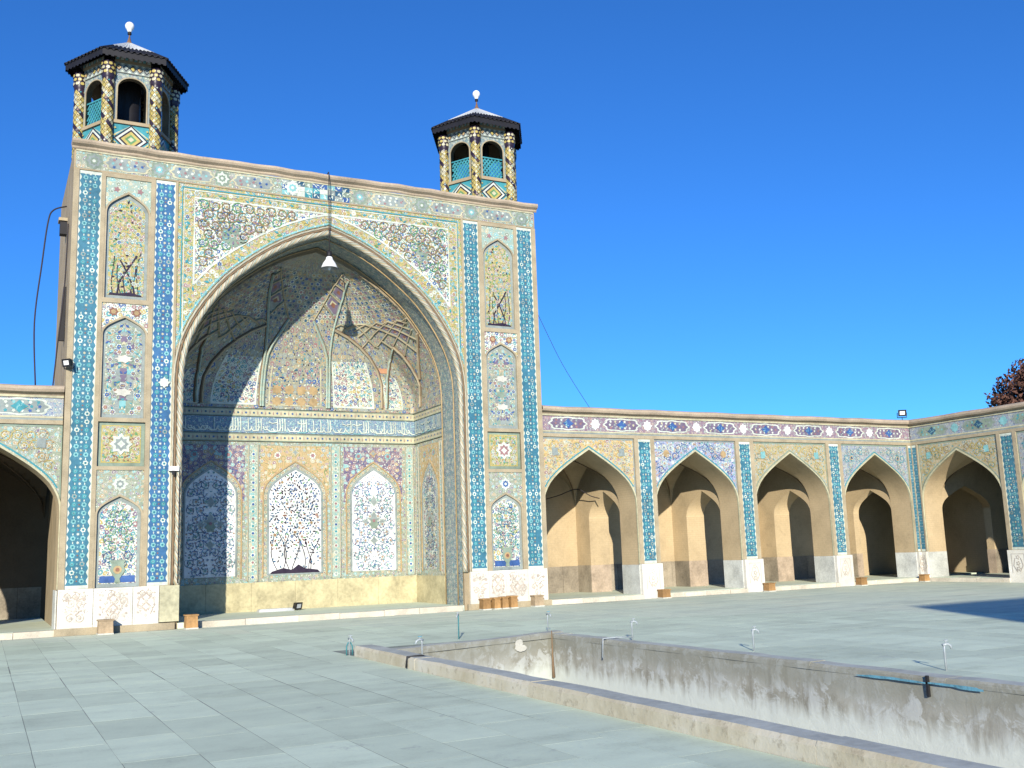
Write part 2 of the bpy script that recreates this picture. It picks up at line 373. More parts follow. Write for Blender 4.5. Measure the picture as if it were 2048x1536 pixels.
def boxpart(name, parent, x0, x1, y0, y1, z0, z1, mat, top=None, M=None, label=None):
    b = MB(); b.box(x0, x1, y0, y1, z0, z1, mat, top, M); return b.build(name, parent, label)

# pointed four-centred arch, half profile (1,0) -> (0,1)
ARCH1 = [(1, 0), (0.987, 0.14), (0.943, 0.285), (0.85, 0.445), (0.71, 0.61), (0.565, 0.728), (0.39, 0.843), (0.20, 0.935), (0, 1)]
ARCH2 = [(1, 0), (0.985, 0.14), (0.935, 0.28), (0.835, 0.43), (0.69, 0.565), (0.54, 0.675), (0.37, 0.785), (0.19, 0.892), (0, 1)]
def arch_half(hw, zs, za, n=18):
    ARCH = ARCH1 if hw > 2.5 else ARCH2; out = []
    for i in range(n+1):
        t = i/n*(len(ARCH)-1); k = min(int(t), len(ARCH)-2); u = t-k
        p0, p1, p2, p3 = ARCH[max(k-1, 0)], ARCH[k], ARCH[k+1], ARCH[min(k+2, len(ARCH)-1)]
        if k == 0: p0 = (1, -0.14)
        q = []
        for a in (0, 1):
            q.append(0.5*((2*p1[a])+(-p0[a]+p2[a])*u+(2*p0[a]-5*p1[a]+4*p2[a]-p3[a])*u*u+(-p0[a]+3*p1[a]-3*p2[a]+p3[a])*u**3))
        out.append((hw*q[0], zs+(za-zs)*q[1]))
    out[0] = (hw, zs); out[-1] = (0.0, za)
    return out
def arch_full(cx, hw, zs, za, n=18):
    h = arch_half(hw, zs, za, n)
    return [(cx-x, z) for x, z in h]+[(cx+x, z) for x, z in h[-2::-1]]      # left spring -> apex -> right spring
def arch_z(dx, hw, zs, za):
    h = arch_half(hw, zs, za, 18); dx = abs(dx)
    if dx >= hw: return zs
    for (x0, z0), (x1, z1) in zip(h, h[1:]):
        if x1 <= dx <= x0: return z0+(z1-z0)*(x0-dx)/max(1e-9, x0-x1)
    return za
def spandrel(b, pts, ztop, P, mat, d=0.0):
    """surface between an arch line and a level line above it"""
    for (x0, z0), (x1, z1) in zip(pts, pts[1:]):
        b.poly([P(x0, z0, d), P(x1, z1, d), P(x1, ztop, d), P(x0, ztop, d)], mat, [(x0, z0), (x1, z1), (x1, ztop), (x0, ztop)])
def reveal(b, pts, P, d0, d1, mat, smooth=True):
    L = 0
    for i, ((x0, z0), (x1, z1)) in enumerate(zip(pts, pts[1:])):
        L1 = L+math.hypot(x1-x0, z1-z0)
        b.poly([P(x0, z0, d0), P(x0, z0, d1), P(x1, z1, d1), P(x1, z1, d0)], mat, [(d0, L), (d1, L), (d1, L1), (d0, L1)], smooth); L = L1
def band(b, inner, outer, P, d, mat):
    """flat ribbon between two polylines with equal point counts"""
    for i in range(len(inner)-1):
        q = [inner[i], inner[i+1], outer[i+1], outer[i]]
        b.poly([P(x, z, d) for x, z in q], mat, q)
def offset_poly(pts, d):
    out = []
    for i, (x, z) in enumerate(pts):
        a = pts[max(i-1, 0)]; c = pts[min(i+1, len(pts)-1)]
        tx, tz = c[0]-a[0], c[1]-a[1]; l = math.hypot(tx, tz) or 1
        out.append((x-tz/l*d, z+tx/l*d))
    return out
def raised_band(b, inner, outer, P, d0, d1, mat):
    band(b, inner, outer, P, d1, mat)
    for line in (inner, outer):
        for p, q in zip(line, line[1:]): b.poly([P(*p, d0), P(*q, d0), P(*q, d1), P(*p, d1)], mat)
def panel_under_arch(b, cx, hw, z0, zs, za, P, d, mat, n=14):
    top = arch_full(cx, hw, zs, za, n)
    for (x0, a), (x1, c) in zip(top, top[1:]):
        b.poly([P(x0, z0, d), P(x1, z0, d), P(x1, c, d), P(x0, a, d)], mat, [(x0, z0), (x1, z0), (x1, c), (x0, a)])

# ---------------------------------------------------------------- flat tile ornament, laid proud of its panel
class Orn:
    def __init__(s, P, base=0.004): s.b = MB(); s.P = P; s.base = base
    def d(s, layer): return s.base+layer*0.003+rng.random()*0.0012
    def shape(s, pts, col, layer=0):
        d = s.d(layer); s.b.poly([s.P(x, z, d) for x, z in pts], col, list(pts))
    def fan(s, c, pts, col, layer=0):
        d = s.d(layer); n = len(pts)
        for i in range(n):
            q = [c, pts[i], pts[(i+1) % n]]; s.b.poly([s.P(x, z, d) for x, z in q], col, q)
    def disc(s, x, z, r, col, layer=0, n=8, sx=1.0):
        s.shape([(x+sx*r*math.cos(2*math.pi*i/n+0.3), z+r*math.sin(2*math.pi*i/n+0.3)) for i in range(n)], col, layer)
    def star(s, x, z, r, col, layer=0, k=8, q=0.72, rot=0.0, sx=1.0):
        pts = [(x+sx*(r if i % 2 == 0 else r*q)*math.cos(math.pi*i/k+rot), z+(r if i % 2 == 0 else r*q)*math.sin(math.pi*i/k+rot)) for i in range(2*k)]
        s.fan((x, z), pts, col, layer)
    def leaf(s, x, z, a, l, w_, col, layer=0):
        c, n = math.cos(a), math.sin(a)
        s.shape([(x+c*u*l-n*v*w_, z+n*u*l+c*v*w_) for u, v in ((-0.5, 0), (-0.1, -0.5), (0.5, 0), (-0.1, 0.5))], col, layer)
    def stroke(s, pts, w_, col, layer=0):
        d = s.d(layer); o1, o2 = offset_poly(pts, w_/2), offset_poly(pts, -w_/2)
        for i in range(len(pts)-1):
            q = [o2[i], o2[i+1], o1[i+1], o1[i]]; s.b.poly([s.P(x, z, d) for x, z in q], col, q)
    def spiral(s, x, z, r, turns, a0, w_, col, layer=0, sgn=1):
        n = int(14*turns)+2; pts = []
        for i in range(n):
            t = i/(n-1); a = a0+sgn*turns*2*math.pi*t; rr = r*(1-0.82*t); pts.append((x+rr*math.cos(a), z+rr*math.sin(a)))
        s.stroke(pts, w_, col, layer); return pts
    def build(s, name, parent, label=None): return s.b.build(name, parent, label, 'stuff')

def lobed(cx, cz, hl, hh, n=40, k=3):
    """pointed cartouche outline"""
    pts = []
    for i in range(n):
        a = 2*math.pi*i/n; c, q = math.cos(a), math.sin(a)
        e = (abs(c)**3.2+abs(q)**3.2)**(-1/3.2); wv = 1+0.07*math.cos(8*a)
        pts.append((cx+hl*e*c*wv*(0.88+0.12*abs(c)), cz+hh*e*q*wv))
    return pts
def cartouche(orn, cx, cz, hl, hh, ground, inner, petals, layer=1, mid=None):
    out = lobed(cx, cz, hl, hh); orn.fan((cx, cz), out, ground, layer)
    orn.fan((cx, cz), [(cx+(x-cx)*0.90, cz+(z-cz)*0.82) for x, z in out], inner, layer+1)
    n = max(3, int(hl/0.11))
    for i in range(n):
        for j in (-1, 0, 1):
            x = cx+(i-(n-1)/2)*hl*1.6/n+(0.03 if j else 0); z = cz+j*hh*0.5
            if abs(x-cx)/hl > 0.9-0.25*abs(j): continue
            orn.star(x, z, hh*0.24, rng.choice(petals), layer+2, 5, 0.6, rng.random()); 
            if rng.random() < 0.6: orn.leaf(x+hh*0.25, z+hh*0.22, rng.random()*3, hh*0.3, hh*0.16, rng.choice(petals), layer+3)
    if mid:
        orn.star(cx, cz, hh*0.78, mid, layer+4, 4, 0.62, 0, 1.25)
        for k in range(6): orn.leaf(cx+rng.uniform(-.5, .5)*hh, cz+rng.uniform(-.35, .35)*hh, rng.random()*3, hh*.4, hh*.12, 'L', layer+5)
def medallion(orn, x, z, r, col, layer=1, core=None):
    orn.star(x, z, r, col, layer, 8, 0.8, 0)
    orn.star(x, z, r*1.18, col, layer, 4, 0.5, 0)
    if core:
        orn.star(x, z, r*0.62, core, layer+1, 8, 0.75); orn.disc(x, z, r*0.25, 'W', layer+2)

def scatter(orn, inside, x0, x1, z0, z1, step, leaves, flowers, mirror=None, ls=1.0, layer=2, pf=0.14, pl=0.8):
    """flowers and leaves strewn on a jittered lattice, mirrored about an axis when given"""
    z = z0
    row = 0
    while z < z1:
        x = x0+(step/2 if row % 2 else 0)
        while x < x1:
            px, pz = x+rng.uniform(-.3, .3)*step, z+rng.uniform(-.3, .3)*step
            r = rng.random(); col = rng.choice(flowers if r < pf else leaves); a = rng.random()*math.pi; q = rng.uniform(0.75, 1.25)
            for sgn in ((1, -1) if mirror is not None else (1,)):
                X = px if sgn == 1 else 2*mirror-px
                if not inside(X, pz): continue
                if r < pf:
                    orn.star(X, pz, step*0.52*q*ls, 'W' if col != 'W' else 'C', layer, 6, 0.75); orn.star(X, pz, step*0.40*q*ls, col, layer+1, 6, 0.7, a); orn.disc(X, pz, step*0.13*ls, 'Y', layer+2, 6)
                elif r < pl:
                    orn.leaf(X, pz, a if sgn == 1 else math.pi-a, step*0.85*q*ls, step*0.40*q*ls, col, layer)
            x += step
        z += step*0.86; row += 1

def scrollwork(orn, inside, x0, x1, z0, z1, step, vine, leaves, flowers, mirror=None, layer=3, w_=0.022, fo='W', eye='Y'):
    """linked spiral stems with leaves along them and a flower in each eye"""
    row = 0; z = z0+step*.45; prev = []
    while z < z1:
        x = x0+(step*.5 if row % 2 == 0 else step); cur = []
        while x < x1+step*.2:
            sg = 1 if (row+len(cur)) % 2 else -1; px, pz = x+rng.uniform(-.05, .05)*step, z+rng.uniform(-.05, .05)*step; a0 = rng.choice((0.4, 2.0, 3.6, 5.2)); fc = rng.choice(flowers); vc = rng.choice(vine)
            for q in ((1, -1) if mirror is not None else (1,)):
                X = px if q == 1 else 2*mirror-px
                if not (inside(X, pz) and inside(X+step*.35, pz) and inside(X-step*.35, pz) and inside(X, pz+step*.35) and inside(X, pz-step*.35)): continue
                pts = orn.spiral(X, pz, step*.56, 1.45, a0 if q == 1 else math.pi-a0, w_, vc, layer, sg*q)
                for i in range(1, len(pts)-2, 2):
                    t = math.atan2(pts[i+1][1]-pts[i][1], pts[i+1][0]-pts[i][0]); sd = 1 if (i//2) % 2 else -1; c_ = leaves[(i+row) % len(leaves)]
                    L_ = step*(.27 if i < 9 else .18); cx_, cz_ = pts[i][0]+math.cos(t+sd*1.1)*L_*.5, pts[i][1]+math.sin(t+sd*1.1)*L_*.5
                    if inside(cx_, cz_): orn.leaf(cx_, cz_, t+sd*.8, L_, L_*.46, c_, layer+1)
                orn.star(X, pz, step*.20, fo, layer+2, 7, .75, a0); orn.star(X, pz, step*.15, fc, layer+3, 7, .65, a0); orn.disc(X, pz, step*.05, eye, layer+4, 6)
            cur.append(x); x += step*1.02
        z += step*.9; row += 1

def vine_tree(orn, inside, cx, z0, z1, hw, stem, leafc, n=5):
    for k in range(n):
        x = cx+(k-(n-1)/2)*hw*1.5/n; pts = []; zz = z0; ph = rng.random()*6
        top = z0+(z1-z0)*rng.uniform(0.35, 0.6)
        while zz < top:
            pts.append((x+0.16*hw*math.sin(ph+(zz-z0)*3.4)+(zz-z0)*0.05*(k-(n-1)/2), zz)); zz += 0.12
        pts = [p for p in pts if inside(*p)]
        if len(pts) > 1: orn.stroke(pts, 0.024, stem, 1)

def tile_strip(parent, P, u0, u1, z0, z1, base, col2, ring='L', core='N', name='tile_strip', pitch=0.20):
    """white strip with scalloped blue field, two rows of rosettes and white stars between them"""
    b = MB(); b.poly([P(u0, z0, 0), P(u1, z0, 0), P(u1, z1, 0), P(u0, z1, 0)], 'W')
    o = b.build(name, parent)
    orn = Orn(P); cx = (u0+u1)/2; hw = (u1-u0)/2; n = max(1, int(round((z1-z0-0.16)/pitch))); pt = (z1-z0-0.16)/n
    zb = z0+0.08
    m_ = n*6
    L_ = [(cx-hw*(0.86+0.08*math.cos(2*math.pi*i/6)), zb+pt*i/6) for i in range(m_+1)]
    R_ = [(cx+hw*(0.86+0.08*math.cos(2*math.pi*i/6)), zb+pt*i/6) for i in range(m_+1)]
    for i in range(m_):
        q = [L_[i], R_[i], R_[i+1], L_[i+1]]; orn.shape(q, base, 0)
    rr = min(pt*0.30, hw*0.25)
    for i in range(n):
        z = zb+pt*(i+0.5)
        for sg in (-1, 1):
            if rng.random() < .03: continue
            c = rng.choice([ring]*4+['T', col2, 'W', 'M'])
            orn.star(cx+sg*hw*0.42, z, rr*1.12, c, 2, 6, 0.78, 0.26); orn.disc(cx+sg*hw*0.42, z, rr*0.50, 'T' if c != 'T' else 'L', 3, 8); orn.disc(cx+sg*hw*0.42, z, rr*0.26, core, 4, 6)
            orn.leaf(cx+sg*hw*0.42, z+pt*0.5, math.pi/2, pt*0.34, rr*0.5, 'W', 1)
        orn.star(cx, z+pt*0.5, rr*0.72, 'W' if i % 3 else 'C', 2, 6, 0.45, math.pi/2)
        orn.disc(cx, z, rr*0.32, 'R' if i % 3 == 0 else 'L', 2, 6)
    orn.build('rosette_ornament', o)
    return o

RIBS = {'P2': [(0.4115, 0.0116), (0.4102, 0.1411), (0.4074, 0.2625), (0.4052, 0.3061), (0.4025, 0.348), (0.3967, 0.389), (0.3899, 0.428), (0.3829, 0.4538), (0.375, 0.481), (0.3624, 0.5173), (0.3468, 0.5591), (0.3114, 0.6283), (0.2534, 0.6922), (0.1333, 0.7659)], 'K1': [(0.4177, 0.011), (0.4166, 0.1736), (0.4135, 0.3195), (0.4167, 0.347), (0.42, 0.3742), (0.4301, 0.4155), (0.4411, 0.4559), (0.4476, 0.4798), (0.4545, 0.5055)], 'K2': [(0.4545, 0.5055), (0.4345, 0.5619), (0.4091, 0.6221), (0.3754, 0.678), (0.3227, 0.7334), (0.2385, 0.7748), (0.1223, 0.815)], 'K3': [(0.4142, 0.6218), (0.4023, 0.5975), (0.3911, 0.5722), (0.382, 0.5454), (0.3732, 0.5203)], 'K4': [(0.3851, 0.7114), (0.3504, 0.6719), (0.3189, 0.6318)], 'K5': [(0.3164, 0.7622), (0.2787, 0.7335), (0.242, 0.7055)], 'K6': [(0.1773, 0.7982), (0.1671, 0.7716), (0.1582, 0.7453)], 'A3': [(0.3765, 0.4594), (0.3524, 0.442), (0.3284, 0.4249), (0.3094, 0.4027), (0.2913, 0.3798), (0.2796, 0.3537), (0.2687, 0.3273), (0.2643, 0.2948), (0.26, 0.2612), (0.2612, 0.2224), (0.2612, 0.1813), (0.2679, 0.1043), (0.2695, 0.0236)], 'P3': [(0.2561, 0.0248), (0.2514, 0.1227), (0.2373, 0.2149), (0.2216, 0.2606), (0.2005, 0.3031), (0.1721, 0.3362), (0.1434, 0.3657)], 'A4': [(0.1375, 0.3751), (0.1292, 0.3524), (0.1204, 0.3289), (0.1174, 0.2979), (0.1132, 0.2652), (0.1124, 0.232), (0.1094, 0.1963), (0.1102, 0.1769), (0.1104, 0.1572), (0.1265, 0.0956), (0.1325, 0.0277)], 'E4': [(0.0012, 0.4086), (0.0383, 0.352), (0.0497, 0.3273), (0.0606, 0.3022), (0.0802, 0.2495), (0.0982, 0.1924)], 'l1': [(0.3513, 0.4548), (0.3343, 0.4644), (0.3158, 0.474), (0.2929, 0.4823), (0.2672, 0.4906)], 'l2': [(0.2954, 0.4556), (0.2572, 0.4713), (0.2093, 0.487)], 'l3': [(0.282, 0.428), (0.2512, 0.4442), (0.2137, 0.4605), (0.1718, 0.4777), (0.1414, 0.4947)], 'l4': [(0.2831, 0.3774), (0.2426, 0.4097), (0.1872, 0.4402), (0.1379, 0.4654), (0.0943, 0.4915)], 'l5': [(0.2068, 0.3863), (0.1609, 0.4138), (0.1228, 0.4392), (0.088, 0.4652), (0.0515, 0.4912)], 'l6': [(0.1347, 0.38), (0.1055, 0.4062), (0.0775, 0.4318), (0.0465, 0.4589), (0.0069, 0.4837)], 'l7': [(0.1115, 0.3269), (0.0916, 0.3554), (0.0721, 0.3835), (0.0476, 0.4093), (0.0194, 0.4328)], 'm1': [(0.1934, 0.4867), (0.1636, 0.4717), (0.1406, 0.4566), (0.1186, 0.4386), (0.0976, 0.4201), (0.0856, 0.3973), (0.073, 0.3728), (0.0626, 0.3507), (0.0508, 0.3277)], 'm2': [(0.1414, 0.4947), (0.1084, 0.4712), (0.0777, 0.4473), (0.0522, 0.4183), (0.0233, 0.3862)], 'm3': [(0.0929, 0.4941), (0.0707, 0.4756), (0.048, 0.4566), (0.0254, 0.4372)], 'm4': [(0.0515, 0.4912), (0.0178, 0.4673)], 'm5': [(0.0019, 0.4879)], 'm6': [(0.2715, 0.4878), (0.255, 0.4634), (0.2398, 0.4405), (0.2308, 0.411), (0.2235, 0.381)], 'm7': [(0.2392, 0.411), (0.2243, 0.3937), (0.2106, 0.3761)], 'm8': [(0.17, 0.4099), (0.1572, 0.391), (0.1449, 0.3711)], 'z': [(0.3748, 0.4728), (0.3616, 0.4801), (0.3475, 0.4874), (0.3323, 0.4787), (0.3169, 0.4702), (0.2941, 0.479), (0.2684, 0.4878), (0.2404, 0.4875), (0.2093, 0.487), (0.1941, 0.4807), (0.1804, 0.4745), (0.1603, 0.4844), (0.1414, 0.4947), (0.134, 0.4882), (0.1267, 0.4818), (0.1097, 0.4881), (0.0929, 0.4941), (0.0873, 0.4874), (0.0818, 0.4807), (0.067, 0.4862), (0.0515, 0.4912), (0.044, 0.4863), (0.0363, 0.4813), (0.0206, 0.4852), (0.0019, 0.4879)]}
# ---------------------------------------------------------------- the iwan (great portal)
CX, FY, BY, HW, OY = 8.145, 26.17, 29.6, 3.83, 27.4
ZS, ZA, XL, XR = 6.1, 10.42, 1.59, 14.70
iw = thing('iwan_portal', 'tall tiled portal with one great pointed arch and a ribbed half-dome recess', 'portal', (CX, FY, 0))
def PF(x, z, d=0.0): return (x, FY-d, z)                 # front plane, d proud of it
def frect(b, x0, x1, z0, z1, d, mat, P=PF): b.poly([P(x0, z0, d), P(x1, z0, d), P(x1, z1, d), P(x0, z1, d)], mat, [(x0, z0), (x1, z0), (x1, z1), (x0, z1)])

# masonry mass
for s in (-1, 1):
    b = MB(); xa, xb = (XL, CX-HW-0.02) if s < 0 else (CX+HW+0.02, XR)
    b.box(xa, xb, FY+0.075, 31.0, 0.0, 11.95, 'brick'); b.build('pier', iw)
b = MB(); b.box(CX-HW, CX+HW, BY+0.02, 31.0, 0, 6.05, 'brick'); b.box(CX-HW+0.002, CX+HW-0.002, 30.7, 30.98, 6.05, 11.9, 'brick'); b.build('rear_wall', iw)
boxpart('roof', iw, XL+0.05, XR-0.05, FY+0.3, 30.99, 11.86, 12.02, 'roof_earth')
arch = arch_full(CX, HW, ZS, ZA, 22)
b = MB(); spandrel(b, arch, 11.9, lambda x, z, d: (x, FY+0.03+d, z), 'brick'); spandrel(b, arch, 11.9, lambda x, z, d: (x, OY-0.02+d, z), 'brick')
b.build('arch_wall', iw)
full = [(CX-HW, 0.14)]+arch+[(CX+HW, 0.14)]
b = MB(); reveal(b, full, lambda x, z, d: (x, FY+d, z), 0.03, OY-FY+0.02, 'f_teal'); b.build('arch_soffit', iw)
# brick edging along the soffit
for dd in (0.30, 1.15):
    b = MB(); b.tube([(x+(0.03 if x < CX else -0.03 if x > CX else 0), FY+dd, z-(0.03 if abs(x-CX) < HW-0.1 else 0)) for x, z in full], 0.02, 'O', 6); b.build('soffit_rope', iw)
# rope mouldings of the arch
def arch_path(off, y, z0=1.05):
    a2 = arch_full(CX, HW+off, ZS, ZA+off*1.05, 40); zz = []
    z = z0
    while z < ZS-0.01: zz.append(z); z += 0.11
    return [(CX-HW-off, y, q) for q in zz]+[(x, y, z_) for x, z_ in a2]+[(CX+HW+off, y, q) for q in zz[::-1]]
b = MB(); b.tube(arch_path(0.06, FY-0.02), 0.075, 'rope', 10, twist=7.0); b.build('rope_moulding', iw)
b = MB(); b.tube(arch_path(0.165, FY-0.015), 0.028, 'plaster_line', 6); b.build('thin_moulding', iw)
b = MB(); b.tube(arch_path(0.225, FY-0.01), 0.03, 'rope', 8, twist=12.0); b.build('rope_moulding', iw)
# cornice and frieze
b = MB(); prof = [(0.02, 11.90), (0.05, 11.93), (0.055, 11.97), (0.14, 12.02), (0.17, 12.07), (0.16, 12.13), (0.05, 12.17), (-0.35, 12.17)]
for (d0, z0), (d1, z1) in zip(prof, prof[1:]):
    N = 26
    for i in range(N):
        xa = XL-0.06+(XR-XL+0.12)*i/N; xb = XL-0.06+(XR-XL+0.12)*(i+1)/N
        j = lambda k: 0.012*math.sin(k*2.7)+0.008*math.sin(k*7.1)
        b.poly([PF(xa, z0+j(i), d0), PF(xb, z0+j(i+1), d0), PF(xb, z1+j(i+1), d1), PF(xa, z1+j(i), d1)], 'cornice')
for x in (XL-0.06, XR+0.06): b.poly([PF(x, z, d) for d, z in prof], 'cornice')
b.build('cornice', iw)
b = MB(); frect(b, XL+0.04, XR-0.04, 11.40, 11.90, 0.0, 'f_sage'); fz = b.build('frieze', iw)
b = MB()
for z in (11.885, 11.40): b.box(XL+0.04, XR-0.04, FY-0.02, FY+0.03, z-0.02, z+0.02, 'C' if z > 11.5 else 'brick')
b.build('frieze_border', iw)
for k, x in enumerate([2.05, 3.62, 5.22, 9.05, 10.95, 12.55, 14.25]):
    o = Orn(PF); medallion(o, x, 11.65, 0.17, 'W' if k in (2,) else 'M', 1, 'L' if k % 2 else 'S'); o.star(x, 11.65, 0.24, 'S', 0, 8, 0.8); o.build('medallion', fz)
for x in (2.85, 4.45, 6.05, 9.95, 11.75, 13.4):
    o = Orn(PF); cartouche(o, x, 11.65, 0.55, 0.19, 'C', 'M', ['W', 'P', 'L', 'B', 'W', 'C']); o.build('cartouche', fz)
o = Orn(PF)
for i in range(9):                                   # relaid odd tiles in the middle of the frieze
    for j in range(3):
        o.shape([(6.82+i*0.215+a, 11.43+j*0.148+c) for a, c in ((0.004, 0.004), (0.208, 0.004), (0.208, 0.142), (0.004, 0.142))], rng.choice(['B', 'N', 'L', 'M', 'W', 'T', 'S', 'B']), 1)
        for k in range(3): o.leaf(6.92+i*0.215+rng.uniform(-.08, .08), 11.5+j*0.148+rng.uniform(-.05, .05), rng.random()*3, 0.12, 0.035, 'W', 2)
medallion(o, 7.12, 11.65, 0.2, 'W', 3, 'L'); o.build('relaid_tile_patch', fz)

# flanking bays
def inside_arch(cx, hw, z0, zs, za, mg=0.03):
    return lambda x, z: (z0+mg < z < (zs if abs(x-cx) > hw-mg else arch_z(x-cx, hw, zs, za)-mg*1.5)) and abs(x-cx) < hw-mg
for s in (-1, 1):
    X = lambda dx: CX+s*dx
    def rr(a, c): return tuple(sorted((X(a), X(c))))
    xa, xb = rr(5.90, 6.42); tile_strip(iw, PF, xa, xb, 1.06, 11.37, 'Q', 'T')
    xa, xb = rr(4.10, 4.60); tile_strip(iw, PF, xa, xb, 1.06, 11.37, 'Z' if s < 0 else 'Q', 'T')
    # ochre brick frames
    boxpart('pier_facing', iw, *rr(5.80, 6.555), FY+0.004, FY+0.074, 0, 11.95, 'brick'); boxpart('pier_facing', iw, *rr(3.86, 4.71), FY+0.004, FY+0.074, 0, 11.95, 'brick'); boxpart('pier_facing', iw, *rr(4.71, 5.80), FY+0.03, FY+0.074, 11.3, 11.95, 'brick')
    for (a, c) in ((6.42, 6.555), (5.80, 5.90), (4.60, 4.71), (3.98+0.06, 4.10)):
        xa, xb = rr(a, c); boxpart('frame_bar', iw, xa, xb, FY-0.028, FY+0.03, 1.05, 11.38, 'stone_trim')
    p0, p1 = rr(4.71, 5.80); pc = (p0+p1)/2
    for z0, z1 in ((11.28, 11.375), (8.02, 8.14), (5.04, 5.14), (3.86, 3.95)):
        boxpart('frame_bar', iw, p0, p1, FY-0.028, FY+0.03, z0, z1, 'stone_trim')
    PR = lambda x, z, d=0.0: (x, FY+0.05-d, z)           # recessed niche plane
    def niche(z0, zt, zs, za, spm, pm, name):
        hw = 0.50; b = MB(); a2 = arch_full(pc, hw, zs, za, 12)
        spandrel(b, [(p0, zs)]+a2+[(p1, zs)], zt, PF, spm); so = b.build('niche_spandrel', iw)
        b = MB(); raised_band(b, [(pc-hw, z0)]+a2+[(pc+hw, z0)], [(p0+0.002, z0)]+[(x, z) for x, z in arch_full(pc, hw+0.045, zs, za+0.06, 12)]+[(p1-0.002, z0)], PF, -0.05, 0.02, 'stone_trim'); b.build('niche_frame', iw)
        b = MB(); panel_under_arch(b, pc, hw, z0, zs, za, PR, 0, 'M'); panel_under_arch(b, pc, hw-0.075, z0+0.09, zs-0.02, za-0.1, PR, 0.004, pm)
        return b.build('niche_panel', iw), so
    # 1 upper yellow garden niche
    pn, so = niche(8.14, 11.28, 10.36, 10.88, 'f_paleblue', 'f_yellow', 'a')
    o = Orn(PF); 
    for q in (-1, 1): o.star(pc+q*0.28, 10.98, 0.09, 'P', 1, 5, 0.5)
    o.build('flower_ornament', so)
    ins = inside_arch(pc, 0.42, 8.24, 10.34, 10.76); o = Orn(PR, 0.008)
    vine_tree(o, ins, pc, 8.3, 10.3, 0.42, 'K', 'G', 5)
    o.stroke([(pc-0.15, 9.15), (pc+0.02, 8.85), (pc+0.18, 8.45), (pc+0.2, 8.28)], 0.04, 'K', 2); o.stroke([(pc+0.25, 9.3), (pc+0.02, 8.9), (pc-0.16, 8.6), (pc-0.2, 8.28)], 0.04, 'K', 2)
    o.shape([(pc-0.4, 8.235), (pc+0.4, 8.235), (pc+0.36, 8.27), (pc+0.1, 8.33), (pc-0.2, 8.28), (pc-0.37, 8.3)], 'K', 2)
    scatter(o, ins, pc-0.42, pc+0.42, 8.35, 10.75, 0.105, ['G', 'G', 'C', 'T', 'M', 'O', 'K'], ['M', 'P', 'M', 'B'], pf=0.13); o.build('garden_ornament', pn)
    # 2 patched grey-green niche
    pn, so = niche(5.14, 8.02, 7.22, 7.66, 'f_white', 'f_sage', 'b')
    o = Orn(PF)
    for q in (-1, 1): o.star(pc+q*0.27, 7.80, 0.12, 'R', 1, 7, 0.7); o.star(pc+q*0.27, 7.80, 0.07, 'O', 2, 7, 0.7)
    o.build('flower_ornament', so)
    ins = inside_arch(pc, 0.42, 5.24, 7.18, 7.56); o = Orn(PR, 0.008)
    for i in range(5):
        for j in range(14):
            x, z = pc-0.40+i*0.162, 5.26+j*0.162
            if ins(x+0.08, z+0.14) and ins(x+0.01, z+0.14) and ins(x+0.15, z+0.14) and rng.random() < 0.75:
                o.shape([(x+.004, z+.004), (x+.156, z+.004), (x+.156, z+.156), (x+.004, z+.156)], rng.choice(['S', 'M', 'S', 'M', 'V', 'L', 'M', 'S']), 0)
    scatter(o, ins, pc-0.42, pc+0.42, 5.3, 7.5, 0.125, ['L', 'V', 'C', 'T', 'B', 'M'], ['P', 'B', 'M', 'V'], mirror=pc, pf=0.12, pl=0.62); o.build('mixed_tile_ornament', pn)
    for z in (5.78, 6.62):
        o = Orn(PR, 0.02); o.fan((pc, z), [(pc+(0.2+0.04*rng.random())*math.cos(q_*.45)*(1 if q_ % 2 else .72), z+0.11*math.sin(q_*.45)*(1 if q_ % 2 else .7)) for q_ in range(14)], 'plaster_patch', 3); o.build('white_patch', pn)
    # 3 square yellow panel
    b = MB(); frect(b, p0, p1, 3.95, 5.04, 0.0, 'S', PR); frect(b, p0+0.09, p1-0.09, 4.04, 4.96, 0.004, 'Y', PR); pn = b.build('square_panel', iw)
    o = Orn(PR, 0.008); frect(o.b, p0+0.115, p1-0.115, 4.065, 4.935, 0.0075, 'f_yellow', PR)
    scatter(o, lambda x, z: p0+.15 < x < p1-.15 and 4.1 < z < 4.9 and (abs(x-pc)+abs(z-4.5) > 0.3), p0+.13, p1-.13, 4.08, 4.92, 0.09, ['G', 'G', 'O', 'C', 'R'], ['P', 'M'], mirror=pc, pf=0.06, pl=0.7); o.build('leaf_ornament', pn)
    o = Orn(PR, 0.02); o.star(pc, 4.5, 0.27, 'W', 3, 8, 0.72); o.star(pc, 4.5, 0.18, 'P' if s > 0 else 'M', 4, 8, 0.7); o.star(pc, 4.5, 0.10, 'W', 5, 4, 0.6); o.build('medallion', pn)
    # 4 lower niche with vase
    pn, so = niche(1.06, 3.86, 2.78, 3.22, 'f_sage', 'f_white', 'd')
    o = Orn(PF); medallion(o, pc, 3.52, 0.17, 'W', 1, 'B' if s > 0 else 'M'); o.build('medallion', so)
    ins = inside_arch(pc, 0.42, 1.16, 2.76, 3.1); o = Orn(PR, 0.008)
    scatter(o, lambda x, z: ins(x, z) and z > 1.42, pc, pc+0.42, 1.3, 3.1, 0.088, ['T', 'B', 'P', 'L', 'N', 'G', 'L'], ['P', 'T', 'B'], mirror=pc, pf=0.06, pl=0.5)
    scrollwork(o, lambda x, z: ins(x, z) and z > 1.5, pc, pc+0.42, 1.5, 3.05, 0.22, ['N', 'G'], ['T', 'B', 'L', 'P', 'N'], ['P', 'T', 'B'], mirror=pc, w_=0.016)
